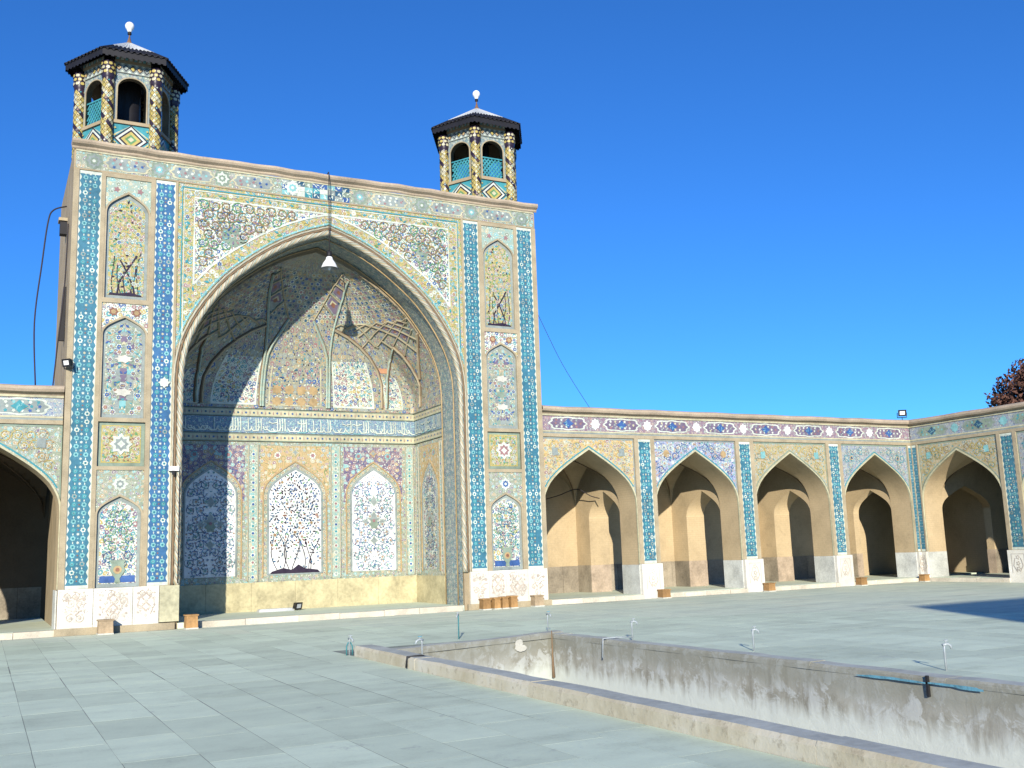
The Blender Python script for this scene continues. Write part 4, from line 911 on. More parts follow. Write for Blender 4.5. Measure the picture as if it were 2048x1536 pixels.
# ---------------------------------------------------------------- minarets (hexagonal lantern turrets on the roof)
def minaret(mx, my, label, screens):
    mt = thing('minaret', label, 'minaret', (mx, my, 12.02), 'turrets on the portal roof')
    Rm = 1.20; z0, zc = 12.0, 14.72
    V = [(mx+Rm*math.cos(R(60*k)), my+Rm*math.sin(R(60*k))) for k in range(6)]
    def col_pt(cx, cy, a, r, z): return (cx+r*math.cos(a), cy+r*math.sin(a), z)
    for k, (vx, vy) in enumerate(V):
        r = 0.15; b = MB(); b.lathe((vx, vy, 0), [(r, z0), (r, 14.22)], 'K', 14); b.lathe((vx, vy, 0), [(r+.005, 14.22), (r+.025, 14.30), (r+.03, 14.62), (r+.01, 14.70)], 'K', 14)
        co = b.build('column', mt)
        # spiralling lozenge tiles wrapped on the shaft
        P = (lambda x, z, d, vx=vx, vy=vy, r=r: col_pt(vx, vy, x/r, r+d, z)); o = Orn(P, 0.006)
        nu = 8; du = 2*math.pi*r/nu; dz = 0.145; nz = int((14.22-z0)/dz*2)
        for j in range(nz):
            for i in range(nu):
                x = (i+(0.5 if j % 2 else 0))*du; z = z0+0.10+j*dz/2
                if z > 14.19: continue
                sp_ = (i*2+j+(k*3)) % 8 in (0, 1) and False
                hx, hz = du*0.43, dz*0.43
                diag = (int(round(x/du*2))+j) % 8 == 0 and rng.random() < .8
                o.shape([(x-hx, z), (x, z-hz), (x+hx, z), (x, z+hz)], 'K' if diag else ('Y' if rng.random() < .72 else 'C'), 0)
                if (i+j) % 2 == 0: o.shape([(x-hx*.4, z), (x, z-hz*.4), (x+hx*.4, z), (x, z+hz*.4)], rng.choice(['T', 'L', 'W', 'R', 'K']), 1)
        o.base = 0.022
        for j in range(3):
            for i in range(9):
                x = (i+(.5 if j % 2 else 0))*2*math.pi*r/9; z = 14.36+j*0.115
                P2 = 0.045; o.shape([(x+P2*math.cos(a*math.pi/3), z+.045*math.sin(a*math.pi/3)) for a in range(6)], 'C' if rng.random() < .5 else 'Y', 5)
        o.build('lozenge_tiles', co)
    for k in range(6):
        A, B_ = Vector((*V[k], 0)), Vector((*V[(k+1) % 6], 0)); u = (B_-A).normalized(); n = Vector((u.y, -u.x, 0)); mid = (A+B_)/2
        if n.dot(mid-Vector((mx, my, 0))) < 0: n = -n
        def PW(x, z, d=0.0, mid=mid, u=u, n=n): 
            q = mid+u*x+n*(d-0.02); return (q.x, q.y, z)
        hw = 0.45; ah = 0.36; zs, za, zsill = 14.02, 14.34, 13.12
        b = MB()
        a2 = [(ah*math.cos(math.pi-math.pi*i/14), zs+(za-zs)*math.sin(math.pi*i/14)) for i in range(15)]
        spandrel(b, [(-hw, zs)]+a2+[(hw, zs)], 14.46, PW, 'f_teal')
        frect(b, -hw, -ah, zsill, zs, 0, 'M', PW); frect(b, ah, hw, zsill, zs, 0, 'M', PW)
        spandrel(b, [(-hw, zs)]+a2+[(hw, zs)], 14.46, lambda x, z, d: PW(x, z, -0.16), 'plaster'); frect(b, -hw, -ah, zsill, zs, -0.16, 'plaster', PW); frect(b, ah, hw, zsill, zs, -0.16, 'plaster', PW)
        reveal(b, [(-ah, zsill)]+a2+[(ah, zsill)], lambda x, z, d: PW(x, z, d), -0.16, 0.0, 'brick')
        fo = b.build('arch_face', mt)
        b = MB(); raised_band(b, [(-ah, zsill)]+a2+[(ah, zsill)], [(-ah-.035, zsill)]+[(x*(ah+.035)/ah, zs+(z-zs)*1.1) for x, z in a2]+[(ah+.035, zsill)], PW, 0.0, 0.02, 'stone_trim'); b.build('arch_trim', fo)
        b = MB(); b.hexa([PW(-hw, 13.03, -.17), PW(hw, 13.03, -.17), PW(hw, 13.03, .05), PW(-hw, 13.03, .05), PW(-hw, 13.12, -.17), PW(hw, 13.12, -.17), PW(hw, 13.12, .05), PW(-hw, 13.12, .05)], 'brick'); b.build('sill', mt)
        b = MB(); frect(b, -hw, hw, 12.0, 13.03, 0, 'T', PW); frect(b, -hw, hw, 12.0, 13.03, -.16, 'plaster', PW); po = b.build('lower_panel', mt)
        o = Orn(PW, 0.004); zc_ = 12.62
        for i, (r, c) in enumerate(((.56, 'C'), (.50, 'T'), (.44, 'K'), (.385, 'W'), (.31, 'K'), (.25, 'Y'), (.15, 'G'), (.08, 'C'))):
            pts = [(r*x_, zc_+r*y_*0.92) for x_, y_ in ((-1, 0), (0, -1), (1, 0), (0, 1))]
            pts = [(max(-hw+.01, min(hw-.01, x_)), z_) for x_, z_ in pts]
            if r > hw: pts = [(-hw+.01, zc_-(r-hw)*.9), (0-(0), zc_-r*.92), (hw-.01, zc_-(r-hw)*.9), (hw-.01, zc_+(r-hw)*.9), (0, min(13.02, zc_+r*.92)), (-hw+.01, zc_+(r-hw)*.9)]
            o.shape([(x_, min(13.02, z_)) for x_, z_ in pts], c, i)
        for q in (-1, 1):
            for j in range(5): o.shape([(q*.4-.03, 12.1+j*.2), (q*.4, 12.07+j*.2), (q*.4+.03, 12.1+j*.2), (q*.4, 12.13+j*.2)], 'Y', 9)
        o.build('lozenge_tiles', po)
        b = MB(); frect(b, -hw, hw, 14.46, 14.74, 0.03, 'M', PW); frect(b, -hw, hw, 14.74, 14.90, 0.06, 'brick', PW)
        b.poly([PW(-hw, 14.46, 0), PW(hw, 14.46, 0), PW(hw, 14.46, .03), PW(-hw, 14.46, .03)], 'brick'); b.poly([PW(-hw, 14.74, .03), PW(hw, 14.74, .03), PW(hw, 14.74, .06), PW(-hw, 14.74, .06)], 'brick')
        frect(b, -hw, hw, 14.44, 14.93, -.16, 'plaster', PW); bo = b.build('upper_band', mt)
        o = Orn(PW, 0.034)
        for i in range(5):
            x = (i-2)*0.175
            o.shape([(x-.085, 14.6), (x, 14.5), (x+.085, 14.6), (x, 14.70)], 'K', 0); o.shape([(x-.06, 14.6), (x, 14.53), (x+.06, 14.6), (x, 14.67)], ['O', 'M', 'Y'][i % 3], 1)
            o.shape([(x+.0875-.05, 14.475), (x+.0875+.05, 14.475), (x+.0875, 14.535)], 'W', 1); o.shape([(x+.0875-.05, 14.725), (x+.0875+.05, 14.725), (x+.0875, 14.67)], 'W', 1)
        for i in range(8):
            x = (i-3.5)*0.112; o.b.poly([PW(x-.04, 14.80, .066), PW(x+.04, 14.80, .066), PW(x+.04, 14.88, .066), PW(x-.02, 14.88, .066)], 'W' if i % 2 else 'L')
        o.build('zigzag_tiles', bo)
        if k in screens:
            b = MB()                                       # turquoise pierced screen in the opening
            for i in range(-5, 6):
                for sg in (-1, 1):
                    seg = []
                    for t in range(15):
                        z = 13.13+t*0.62/14; x = i*.12+sg*(z-13.44)*.8
                        if abs(x) <= ah-.01: seg.append((x, z))
                    if len(seg) >= 2:
                        o1, o2 = offset_poly(seg, .022), offset_poly(seg, -.022); dd = -0.05+0.008*sg
                        raised_band(b, o2, o1, PW, dd-.02, dd, 'T')
            for z in (13.125, 13.76): b.hexa([PW(-ah, z, -.08), PW(ah, z, -.08), PW(ah, z, -.03), PW(-ah, z, -.03), PW(-ah, z+.04, -.08), PW(ah, z+.04, -.08), PW(ah, z+.04, -.03), PW(-ah, z+.04, -.03)], 'T' if z > 13.5 else 'brick')
            b.build('pierced_screen', fo)
    # added dark core; its near-black stands in for shade inside the lantern
    b = MB(); b.lathe((mx, my, 0), [(0.34, 12.0), (0.34, 14.9)], 'metal_dark', 10); b.build('dark_core', mt)
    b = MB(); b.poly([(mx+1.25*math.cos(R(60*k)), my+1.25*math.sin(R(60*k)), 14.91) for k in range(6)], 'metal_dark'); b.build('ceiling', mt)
    # corrugated sheet roof
    b = MB(); Re = 1.62; ze, ztop, rt = 14.92, 15.86, 0.06
    for k in range(6):
        a0, a1 = R(60*k), R(60*k+60); N = 44
        def pt(t, rad, up):
            e0 = Vector((math.cos(a0), math.sin(a0), 0)); e1 = Vector((math.cos(a1), math.sin(a1), 0)); p = e0.lerp(e1, t)*rad
            zz = ze+(ztop-ze)*(1-(rad-rt)/(Re-rt))+up
            return (mx+p.x, my+p.y, zz)
        prev = None
        for i in range(N+1):
            t = i/N; wv = 0.028*(1 if i % 4 in (1, 2) else -1)
            col = [pt(t, Re+(0.03 if i % 4 in (1, 2) else 0), wv), pt(t, Re*0.66, wv*.6), pt(t, rt, 0)]
            low = [(x_, y_, z_-0.012) for x_, y_, z_ in col]
            if prev:
                for q in (0, 1): 
                    b.poly([prev[0][q], col[q], col[q+1], prev[0][q+1]], 'metal_grey' if q else 'metal_dark'); b.poly([prev[1][q], low[q], low[q+1], prev[1][q+1]], 'metal_dark')  # outer ring and underside blackened: eave shade put into the metal colour
                b.poly([prev[0][0], col[0], low[0], prev[1][0]], 'metal_dark')
            prev = (col, low)
    b.build('corrugated_roof', mt)
    b = MB()                                               # fascia under the eave, black to carry the eave's shade
    for k in range(6):
        a0, a1 = R(60*k), R(60*k+60); N = 22
        for i in range(N):
            q = []
            for t, zz in ((i/N, 0), ((i+1)/N, 0)):
                p = Vector((math.cos(a0), math.sin(a0), 0)).lerp(Vector((math.cos(a1), math.sin(a1), 0)), t)*(Re-0.03); q.append((mx+p.x, my+p.y))
            dz = 0.18+0.03*(i % 2); 
            b.poly([(*q[0], ze+.01), (*q[1], ze+.01), (*q[1], ze-dz), (*q[0], ze-dz)], 'metal_dark')
    b.build('eave_fringe', mt)
    b = MB(); b.lathe((mx, my, 0), [(0.10, 15.82), (0.05, 15.92), (0.02, 16.05), (0.018, 16.12)], 'rust', 8); b.lathe((mx, my, 0), [(.02, 16.10), (.055, 16.12), (.05, 16.18), (.03, 16.2)], 'metal_dark', 8)
    gl = thing('globe_lamp', 'white glass globe on a short stem atop the '+('left' if mx < CX else 'right')+' turret roof', 'lamp', (mx, my, 15.84), 'globes on the turret roofs')
    b.build('stem', gl); b = MB()
    b.lathe((mx, my, 0), [(0.05, 16.19)]+[(0.125*math.sin(math.pi*(0.12+.88*i/8)), 16.36-0.13*math.cos(math.pi*(0.12+.88*i/8))) for i in range(1, 9)], 'lamp_glass', 14); b.build('globe', gl)
    return mt
minaret(2.98, 27.85, 'large tiled hexagonal turret with corrugated eaves on the left end of the portal', (3,))
minaret(13.66, 27.85, 'tiled hexagonal turret with turquoise screens on the right end of the portal', (0, 1, 2, 3, 4, 5))

# ---------------------------------------------------------------- arcades
SP = {'gold': ('f_gold', 'C', 'O'), 'lilac': ('f_lilac', 'M', 'B'), 'olive': ('f_olive', 'M', 'Y'), 'blue': ('f_bluegrey', 'O', 'T'), 'sage': ('f_sage', 'L', 'O')}
def arcade(name, label, M, loc, a0, a1, bays, piers, D, pj, frieze_mats, wall_back, cross_solid, strip_base='Q', first_cross=True, med0=16.65, medal_glaze='X', plinths=True, cart_mid='B', pm='plaster'):
    """M(a, d, z): along, depth into the wall, up.  piers: (centre, half width)"""
    ar = thing(name, label, 'arcade', loc)
    P = lambda a, z, d=0.0: M(a, -d, z)
    hw, zs, za, T = 1.65, 2.85, 4.58, 0.95
    # outline pieces
    for (c, h) in piers:
        b = MB(); b.box(c-h+.03, c+h-.03, 0.03, T-.01, 0.0, 4.95, 'plaster', M=M); b.build('pier', ar)
    for bi, (c, sty) in enumerate(bays):
        f, patch, vc = SP[sty]; l, r = c-hw, c+hw
        a2 = arch_full(c, hw, zs, za, 14)
        b = MB(); spandrel(b, a2, 4.95, P, f); so = b.build('spandrel', ar)
        b = MB(); reveal(b, [(l, 0.14)]+a2+[(r, 0.14)], lambda a, z, d: M(a, d, z), 0.03, T, 'plaster'); spandrel(b, a2, 5.0, P, 'plaster', -T+0.004); b.build('arch_soffit', ar)
        b = MB(); raised_band(b, [(l, 1.06)]+a2+[(r, 1.06)], [(l-.045, 1.06)]+arch_full(c, hw+.045, zs, za+.055, 14)+[(r+.045, 1.06)], P, -0.04, 0.03, 'C'); b.build('arch_rim', ar)
        o = Orn(P)
        i2 = arch_full(c, hw+.085, zs, za+.10, 14)
        for half in (-1, 1): o.stroke([p for p in i2 if (p[0]-c)*half >= -.01 and abs(p[0]-c) < hw-.01], 0.038, 'T' if sty != 'olive' else 'S', 1)
        o.stroke([(l+.01, zs+.3), (l+.01, 4.91), (r-.01, 4.91), (r-.01, zs+.3)], 0.05, 'M' if sty in ('lilac', 'gold') else 'S', 1)
        insd = lambda a, z: l+.08 < a < r-.08 and 3.1 < z < 4.85 and z > arch_z(a-c, hw+.16, zs, za+.2)
        for q in (-1, 1):
            for (dx, z, rad) in ((1.42, 3.75, .17), (1.38, 4.15, .20), (0.95, 4.62, .17), (0.55, 4.72, .12)):
                if sty == 'none': o.spiral(c+q*dx, z, rad, 1.4, 1.0 if q > 0 else math.pi-1, 0.032, vc if sty != 'gold' else 'Y', 3, q)
            if sty == 'lilac': o.star(c+q*1.15, 4.5, .13, 'O', 5, 8, .85)
            elif sty == 'blue': o.star(c+q*1.15, 4.45, .09, 'O', 5, 8, .8); o.disc(c+q*1.15, 4.45, .05, 'N', 6)
            else: o.shape([(c+q*1.2+x_, 4.5+z_) for x_, z_ in ((-.1, -.12), (.11, -.1), (.09, .13), (-.1, .11))], 'M' if sty != 'olive' else 'L', 5)
        scatter(o, insd, c, r, 3.1, 4.85, 0.10, {'gold': ['C', 'Y', 'O', 'P', 'M', 'C'], 'lilac': ['B', 'W', 'L', 'P', 'W', 'V'], 'olive': ['O', 'Y', 'S', 'T'], 'blue': ['T', 'M', 'W', 'L'], 'sage': ['O', 'Y', 'M', 'L']}[sty],
                {'gold': ['P', 'M'], 'lilac': ['P', 'B'], 'olive': ['O', 'M'], 'blue': ['V', 'M'], 'sage': ['O', 'M']}[sty], mirror=c, pf=0.10, pl={'gold': .5, 'lilac': .55}.get(sty, .35), layer=1, ls=.85)
        scrollwork(o, insd, c, r, 3.1, 4.88, 0.27, {'gold': ['Y', 'C'], 'lilac': ['B', 'W'], 'olive': ['O', 'Y'], 'blue': ['T', 'M'], 'sage': ['O', 'Y']}[sty], {'gold': ['C', 'O', 'P', 'M'], 'lilac': ['B', 'W', 'P', 'L'], 'olive': ['S', 'O', 'T', 'Y'], 'blue': ['T', 'M', 'L'], 'sage': ['O', 'M', 'L']}[sty], {'gold': ['P', 'M'], 'lilac': ['P', 'B'], 'olive': ['O', 'M'], 'blue': ['V', 'M'], 'sage': ['O', 'M']}[sty], mirror=c, layer=3, w_=.018)
        o.build('arabesque_ornament', so)
        # reveal dado
        for q in (-1, 1): boxpart('reveal_slab', ar, *sorted((c+q*(hw-.018), c+q*(hw+.012))), -0.01, T-.012, 0.14, 1.04, 'dado_stone', M=M)
        # bay interior
        x0, x1 = l-0.02, r+0.02
        b = MB(); NX, NY = 22, 16; dm = (T+D)/2; hy = (D-T)/2
        def vz(a, d): return max(arch_z(a-c, hw+.02, 3.0, 4.78), arch_z(d-dm, hy, 3.0, 4.62))
        xs = [x0+(x1-x0)*i/NX for i in range(NX+1)]; ds = [T-.004+(D-T+.004)*j/NY for j in range(NY+1)]
        for i in range(NX):
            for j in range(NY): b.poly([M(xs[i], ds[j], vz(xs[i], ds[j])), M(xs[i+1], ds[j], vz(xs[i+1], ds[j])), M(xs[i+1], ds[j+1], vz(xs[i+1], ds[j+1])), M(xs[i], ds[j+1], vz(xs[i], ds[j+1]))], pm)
        vo = b.build('groin_vault', ar)
        for sx in (-1, 1):
            for sy_ in (-1, 1):
                pts = []
                for i in range(12):
                    t = 1-i/11*0.97; a_, d_ = c+sx*(hw)*t, dm+sy_*(hy-.02)*t
                    pts.append(Vector(M(a_, d_, vz(a_, d_)-.015)))
                b = MB(); b.tube(pts, 0.018, 'plaster_line', 5); b.build('groin_rib', vo)
        # back wall with slabs
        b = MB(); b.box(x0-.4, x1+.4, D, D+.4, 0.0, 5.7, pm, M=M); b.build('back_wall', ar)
        a = x0
        while a < x1-.05:
            e = min(a+rng.uniform(.55, .95), x1); boxpart('wall_slab', ar, a+.006, e-.006, D-.02, D+.01, 0.14, 1.02+rng.uniform(-.01, .01), 'dado_dark', M=M); a = e
        boxpart('bay_floor', ar, x0, x1, 0.0, D, 0.0, 0.14, 'slab_far', M=M)
        a = l-.02                                     # kerb stones along the front
        while a < r-.02:
            e = min(a+rng.uniform(.7, 1.3), r+.02); boxpart('kerb_stone', ar, a+.006, e-.006, -0.17-rng.random()*.015, 0.0, -0.01, 0.135+rng.uniform(-.012, .012), 'kerb_stone', M=M); a = e
    # cross walls with passages
    for ci, (c, h) in enumerate(piers):
        if ci in cross_solid:
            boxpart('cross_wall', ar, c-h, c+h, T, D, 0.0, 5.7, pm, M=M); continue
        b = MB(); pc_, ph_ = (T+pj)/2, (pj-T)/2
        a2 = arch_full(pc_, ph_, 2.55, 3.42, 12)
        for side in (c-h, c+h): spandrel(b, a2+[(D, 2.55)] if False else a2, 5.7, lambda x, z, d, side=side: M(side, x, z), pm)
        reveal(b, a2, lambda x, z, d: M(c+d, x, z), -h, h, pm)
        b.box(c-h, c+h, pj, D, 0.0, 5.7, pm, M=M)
        b.build('cross_wall', ar)
        boxpart('bay_floor', ar, c-h, c+h, T, pj, 0.0, 0.138, 'slab_far', M=M)
        for side, sg in ((c-h, -1), (c+h, 1)): boxpart('jamb_slab', ar, *sorted((side, side+sg*.016)), pj+.01, D-.02, 0.14, 1.03, 'dado_dark', M=M)
        boxpart('jamb_slab', ar, c-h-.01, c+h+.01, pj-.016, pj+.002, 0.14, 1.03, 'dado_tan', M=M)
    # front trim: strips, plinths
    for (c, h) in piers:
        w_ = min(0.25, h*0.62)
        tile_strip(ar, lambda a, z, d=0.0: M(a, -0.03-d, z), c-w_, c+w_, 1.07, 4.93, strip_base, 'T', name='tile_strip')
        for q in (-1, 1): boxpart('frame_bar', ar, *sorted((c+q*w_, c+q*(h-.005))), -0.05, 0.03, 1.06, 4.95, 'stone_trim', M=M)
        boxpart('pier_face', ar, c-w_, c+w_, -0.028, 0.03, 1.05, 4.95, 'stone_trim', M=M)
        boxpart('plinth_slab', ar, c-h+.0, c+h, -0.13, 0.03, 0.0, 1.055, 'marble', M=M)
        o = Orn(lambda a, z, d=0.0: M(a, -0.13-d, z), 0.004)
        o.stroke([(c-h*.62, .3), (c-h*.62, .93), (c+h*.62, .93), (c+h*.62, .3)], .018, 'marble_relief', 1)
        for z in (.82, .62, .45): o.star(c, z, .09, 'marble_relief', 2, 5, .5); o.star(c, z, .045, 'marble', 3, 5, .6)
        for q in (-1, 1): o.stroke([(c+q*.05, .35), (c+q*.17, .55), (c+q*.1, .8)], .022, 'marble_relief', 2)
        o.build('carved_relief', ar)
    # frieze, bars, cornice
    b = MB(); frect(b, a0, a1, 5.14, 5.60, 0.0, frieze_mats[0], P); fo = b.build('frieze', ar)
    boxpart('upper_wall', ar, a0, a1, 0.03, T, 4.95, 5.75, 'brick', M=M)
    boxpart('lower_bar', ar, a0, a1, -0.045, 0.03, 4.95, 5.05, 'stone_trim', M=M); boxpart('thin_bar', ar, a0, a1, -0.03, 0.03, 5.10, 5.145, 'C', M=M)
    boxpart('lilac_bar', ar, a0, a1, -0.02, 0.03, 5.05, 5.10, 'M', M=M); boxpart('upper_bar', ar, a0, a1, -0.03, 0.03, 5.595, 5.645, 'C', M=M)
    b = MB(); prof = [(0.0, 5.64), (0.03, 5.68), (0.15, 5.72), (0.18, 5.78), (0.16, 5.85), (0.04, 5.89), (-1.0, 5.90)]
    N = max(4, int((a1-a0)/.8)); jj = lambda k: 0.010*math.sin(k*2.3+a0)+0.007*math.sin(k*6.1)
    for (d0, z0), (d1, z1) in zip(prof, prof[1:]):
        for i in range(N):
            xa, xb = a0+(a1-a0)*i/N, a0+(a1-a0)*(i+1)/N; b.poly([P(xa, z0+jj(i), d0), P(xb, z0+jj(i+1), d0), P(xb, z1+jj(i+1), d1), P(xa, z1+jj(i), d1)], 'cornice')
    b.build('cornice', ar)
    k = math.ceil((a0-med0)/1.95)
    while med0+(k-.5)*1.95 < a1-.45:
        x = med0+k*1.95
        if a0+.15 < x < a1-.1:
            o = Orn(P); medallion(o, x, 5.37, .165, medal_glaze, 2); o.build('medallion', fo)  # medallion glaze is chosen per range
        x -= 0.975
        if x-.55 > a0 and x+.55 < a1:
            o = Orn(P); cartouche(o, x, 5.37, .66, .20, frieze_mats[1], frieze_mats[2], frieze_mats[3], 1, cart_mid); o.build('cartouche', fo)
        k += 1
    boxpart('roof', ar, a0, a1, 0.05, D+.4, 5.70, 5.86, 'roof_earth', M=M)
    return ar

Y0 = 26.30
Mn = lambda a, d, z: (a, Y0+d, z)
FM = ('f_mauve', 'W', 'V', ['W', 'P', 'W', 'C', 'M'])
arcade('arcade', 'sunlit arcade of four pointed bays right of the great portal', Mn, (22.5, Y0, 0), 14.72, 30.40,
       [(16.37, 'gold'), (20.42, 'lilac'), (24.47, 'olive'), (28.50, 'blue')], [(18.42, .385), (22.47, .385), (26.49, .37), (30.30, .145)], 3.70, 2.85, FM, True, ())
# mirrored range on the left of the portal
Ml = lambda a, d, z: (2*CX-a, Y0+d, z)
arcade('arcade', 'dark deep archway with teal frieze left of the great portal, cut by the frame', Ml, (-2, Y0, 0), 14.72, 23.0,
       [(16.37, 'sage'), (20.42, 'blue')], [(18.42, .385), (22.47, .385)], 7.0, 2.85, ('f_bluegrey', 'W', 'M', ['W', 'B', 'W', 'L', 'T']), True, (1,), strip_base='Q', medal_glaze='M', cart_mid='T', pm='plaster_shade')
# right wing, facing the court from the east
X0 = 30.41
Mw = lambda a, d, z: (X0+d, 2*Y0-0.0-a, z)                # a grows towards the camera; a = Y0 at the corner
arcade('arcade', 'half-shaded arcade wing at the right edge, meeting the sunlit arcade at the corner', Mw, (X0, 22, 0), Y0+.02, Y0+14.6,
       [(Y0+1.98, 'olive'), (Y0+6.03, 'blue'), (Y0+10.08, 'olive')], [(Y0+.17, .16), (Y0+4.005, .375), (Y0+8.055, .375), (Y0+12.1, .375)], 4.50, 3.6, ('f_bluegrey', 'M', 'S', ['M', 'L', 'S', 'T', 'V']), True, (3,), med0=Y0+2.0, medal_glaze='L', cart_mid='N')
# dark corner room behind both ranges
cw = thing('corner_room', 'dark room behind the corner where the two arcades meet', 'room', (32.5, 28.5, 0))
boxpart('wall', cw, 30.9, 35.4, 30.0, 30.4, 0, 5.7, 'plaster'); boxpart('wall', cw, 34.95, 35.4, 26.1, 29.99, 0, 5.7, 'plaster'); boxpart('ceiling', cw, 31.4, 35.3, 26.45, 30.2, 4.7, 5.6, 'plaster')
boxpart('floor', cw, 30.5, 34.94, 27.3, 29.99, 0, 0.137, 'slab_far'); boxpart('roof', cw, 30.42, 35.4, 26.4, 30.4, 5.705, 5.83, 'roof_earth')
boxpart('wall', cw, 31.37, 35.3, 26.43, 26.48, 3.5, 5.7, 'plaster')
# opposite portal behind the camera, whose shadow falls on the paving
op = thing('opposite_portal', 'tall portal behind the viewer, seen only as the shadow wedge on the paving', 'portal', (8, -17, 0))
a3 = arch_full(8.1, 3.8, 6.1, 10.4, 14)
b = MB(); spandrel(b, a3, 12.1, lambda x, z, d: (x, -15.8, z), 'brick'); b.box(1.8, 4.3, -21, -15.75, 0, 12.1, 'brick'); b.box(11.9, 14.8, -21, -15.75, 0, 12.1, 'brick'); b.box(4.31, 11.89, -21, -19.5, 0, 12.1, 'brick'); b.box(4.31, 11.89, -19.49, -15.85, 11.0, 12.09, 'brick')
b.build('portal_wall', op)

# ---------------------------------------------------------------- ground, paving, pool
PX0, PX1, PY0, PY1 = 5.42, 9.85, -6.0, 16.15           # pool outline (outer); the far end runs slightly askew
IX0, IX1 = 5.74, 9.52
def ye(x): return PY1+(x-PX0)*0.265
YM = ye(PX1)+0.01
b = MB()
for q in ([(-1500, -1500), (PX0, -1500), (PX0, 1500), (-1500, 1500)], [(PX1, -1500), (1500, -1500), (1500, 1500), (PX1, 1500)], [(PX0, ye(PX0)), (PX1, ye(PX1)), (PX1, 1500), (PX0, 1500)], [(PX0, -1500), (PX1, -1500), (PX1, PY0), (PX0, PY0)]):
    b.poly([(x, y, -0.0005) for x, y in q], 'joint')
gr = b.build('courtyard_ground'); gr['kind'] = 'structure'; gr['label'] = 'grey stone paving of the courtyard'
SW, SL = 0.62, 1.26
cand = []
cols = [PX0-SW*(k+1) for k in range(16)]+[PX0+(PX1-PX0)/7*k for k in range(7)]+[PX1+SW*k for k in range(33)]
for x0 in cols:
    x1 = x0+(SW if (x0 < PX0-.01 or x0 > PX1-.01) else (PX1-PX0)/7); sh = rng.choice([0, .5, .33, .66])*SL; lo = YM if PX0-.01 < x0 < PX1-.01 else 1.2
    for j in range(-1, 21):
        y0 = max(2.0+j*SL+sh, lo); y1 = min(2.0+(j+1)*SL+sh, 26.02)
        if y1-y0 > .15: cand.append((x0, x1, y0, y1))
def in_view(x, y):
    d = Vector((x, y, 0))-Vector((0, 0, 1.6)); zc = d.dot(fwd)
    if zc < .5: return False
    u = 1024+F_PX*d.dot(cr_)/zc; v = 768-F_PX*d.dot(cu_)/zc
    return -150 < u < 2200 and v < 1750
cand = [c for c in cand if in_view((c[0]+c[1])/2, (c[2]+c[3])/2)]
cand.sort(key=lambda c: math.hypot((c[0]+c[1])/2, (c[2]+c[3])/2))
def slab(b, c, g=0.006, dz=0.0, mat='slab'):
    x0, x1, y0, y1 = c[0]+g, c[1]-g, c[2]+g, c[3]-g; z = dz; e = 0.0
    t1, t2 = 0.0, 0.0
    top = [(x0+e, y0+e, z+t1), (x1-e, y0+e, z+t2), (x1-e, y1-e, z-t1), (x0+e, y1-e, z-t2)]; bot = [(x0, y0, -0.03), (x1, y0, -0.03), (x1, y1, -0.03), (x0, y1, -0.03)]
    b.poly(top, mat)
    for k in range(4): b.poly([bot[k], bot[(k+1) % 4], top[(k+1) % 4], top[k]], mat)
for c in cand[:290]:
    b = MB(); slab(b, c, rng.choice([.0015, .002, .003, .004, .006, .009]), rng.uniform(0, .0003)); b.build('paving_slab', gr)
b = MB()
for c in cand[290:]: slab(b, c, rng.choice([.0015, .003, .005]), rng.uniform(0, .0003), 'slab_far' if rng.random() < .6 else rng.choice(['slab_t1', 'slab_t2']))
b.build('paving_field', gr, kind='stuff')

pool = thing('pool_basin', 'long drained stone pool with a low worn kerb and stained inner walls', 'pool', (7, 10, 0))
def rough_run(name, axis, lo, hi, seg, f):
    t = lo; k = 0
    while t < hi-.02:
        e = min(t+rng.uniform(*seg), hi); f(name, t, e, k); t = e; k += 1
KH = 0.165
def kerb_block(name, x0, x1, y0, y1, z0, z1, side='pool_kerb', skew=False):
    """kerb length with worn, slightly wavering edges; grey top"""
    b = MB(); long_y = (y1-y0) > (x1-x0); N = 8; ring = []
    for i in range(N+1):
        t = i/N; w1, w2, w3 = rng.uniform(-.008, .008), rng.uniform(-.006, .006), rng.uniform(-.006, .006); c_ = 0.028+rng.uniform(0, .015)
        if long_y:
            y = y0+(y1-y0)*t; ring.append([(x0+w1*.3, y, z0), (x0+w1*.3, y, z1-c_), (x0+c_*.8, y, z1+w3), (x1-c_*.8, y, z1+w3), (x1+w2*.3, y, z1-c_), (x1, y, z0)])
        else:
            x = x0+(x1-x0)*t; ring.append([(x, y0+w1*.3, z0), (x, y0+w1*.3, z1-c_), (x, y0+c_*.8, z1+w3), (x, y1-c_*.8, z1+w3), (x, y1+w2*.3, z1-c_), (x, y1, z0)])
    if skew: ring = [[(x, y+ye(x), z) for x, y, z in q] for q in ring]
    for i in range(N):
        for k in range(5): b.poly([ring[i][k], ring[i][k+1], ring[i+1][k+1], ring[i+1][k]], 'pool_kerb_top' if k == 2 else side)
    b.poly(ring[0], side); b.poly(ring[-1][::-1], side)
    return b.build(name, pool)
rough_run('kerb_stone', 1, PY0, PY1, (3.0, 5.2), lambda n, a, e, k: kerb_block(n, PX0, IX0, a+.002, e-.002, -0.02, KH+rng.uniform(-.004, .004)))
rough_run('edge_stone', 1, PY0, ye(IX1), (1.7, 2.9), lambda n, a, e, k: kerb_block(n, IX1+.022, PX1, a+.003, e-.003, -0.04, .045+rng.uniform(-.006, .006), 'pool_wall'))
rough_run('edge_stone', 0, IX0, PX1, (1.2, 1.9), lambda n, a, e, k: kerb_block(n, a+.003, e-.003, -.3, 0, -0.04, .06+rng.uniform(-.006, .006), 'pool_wall', True))
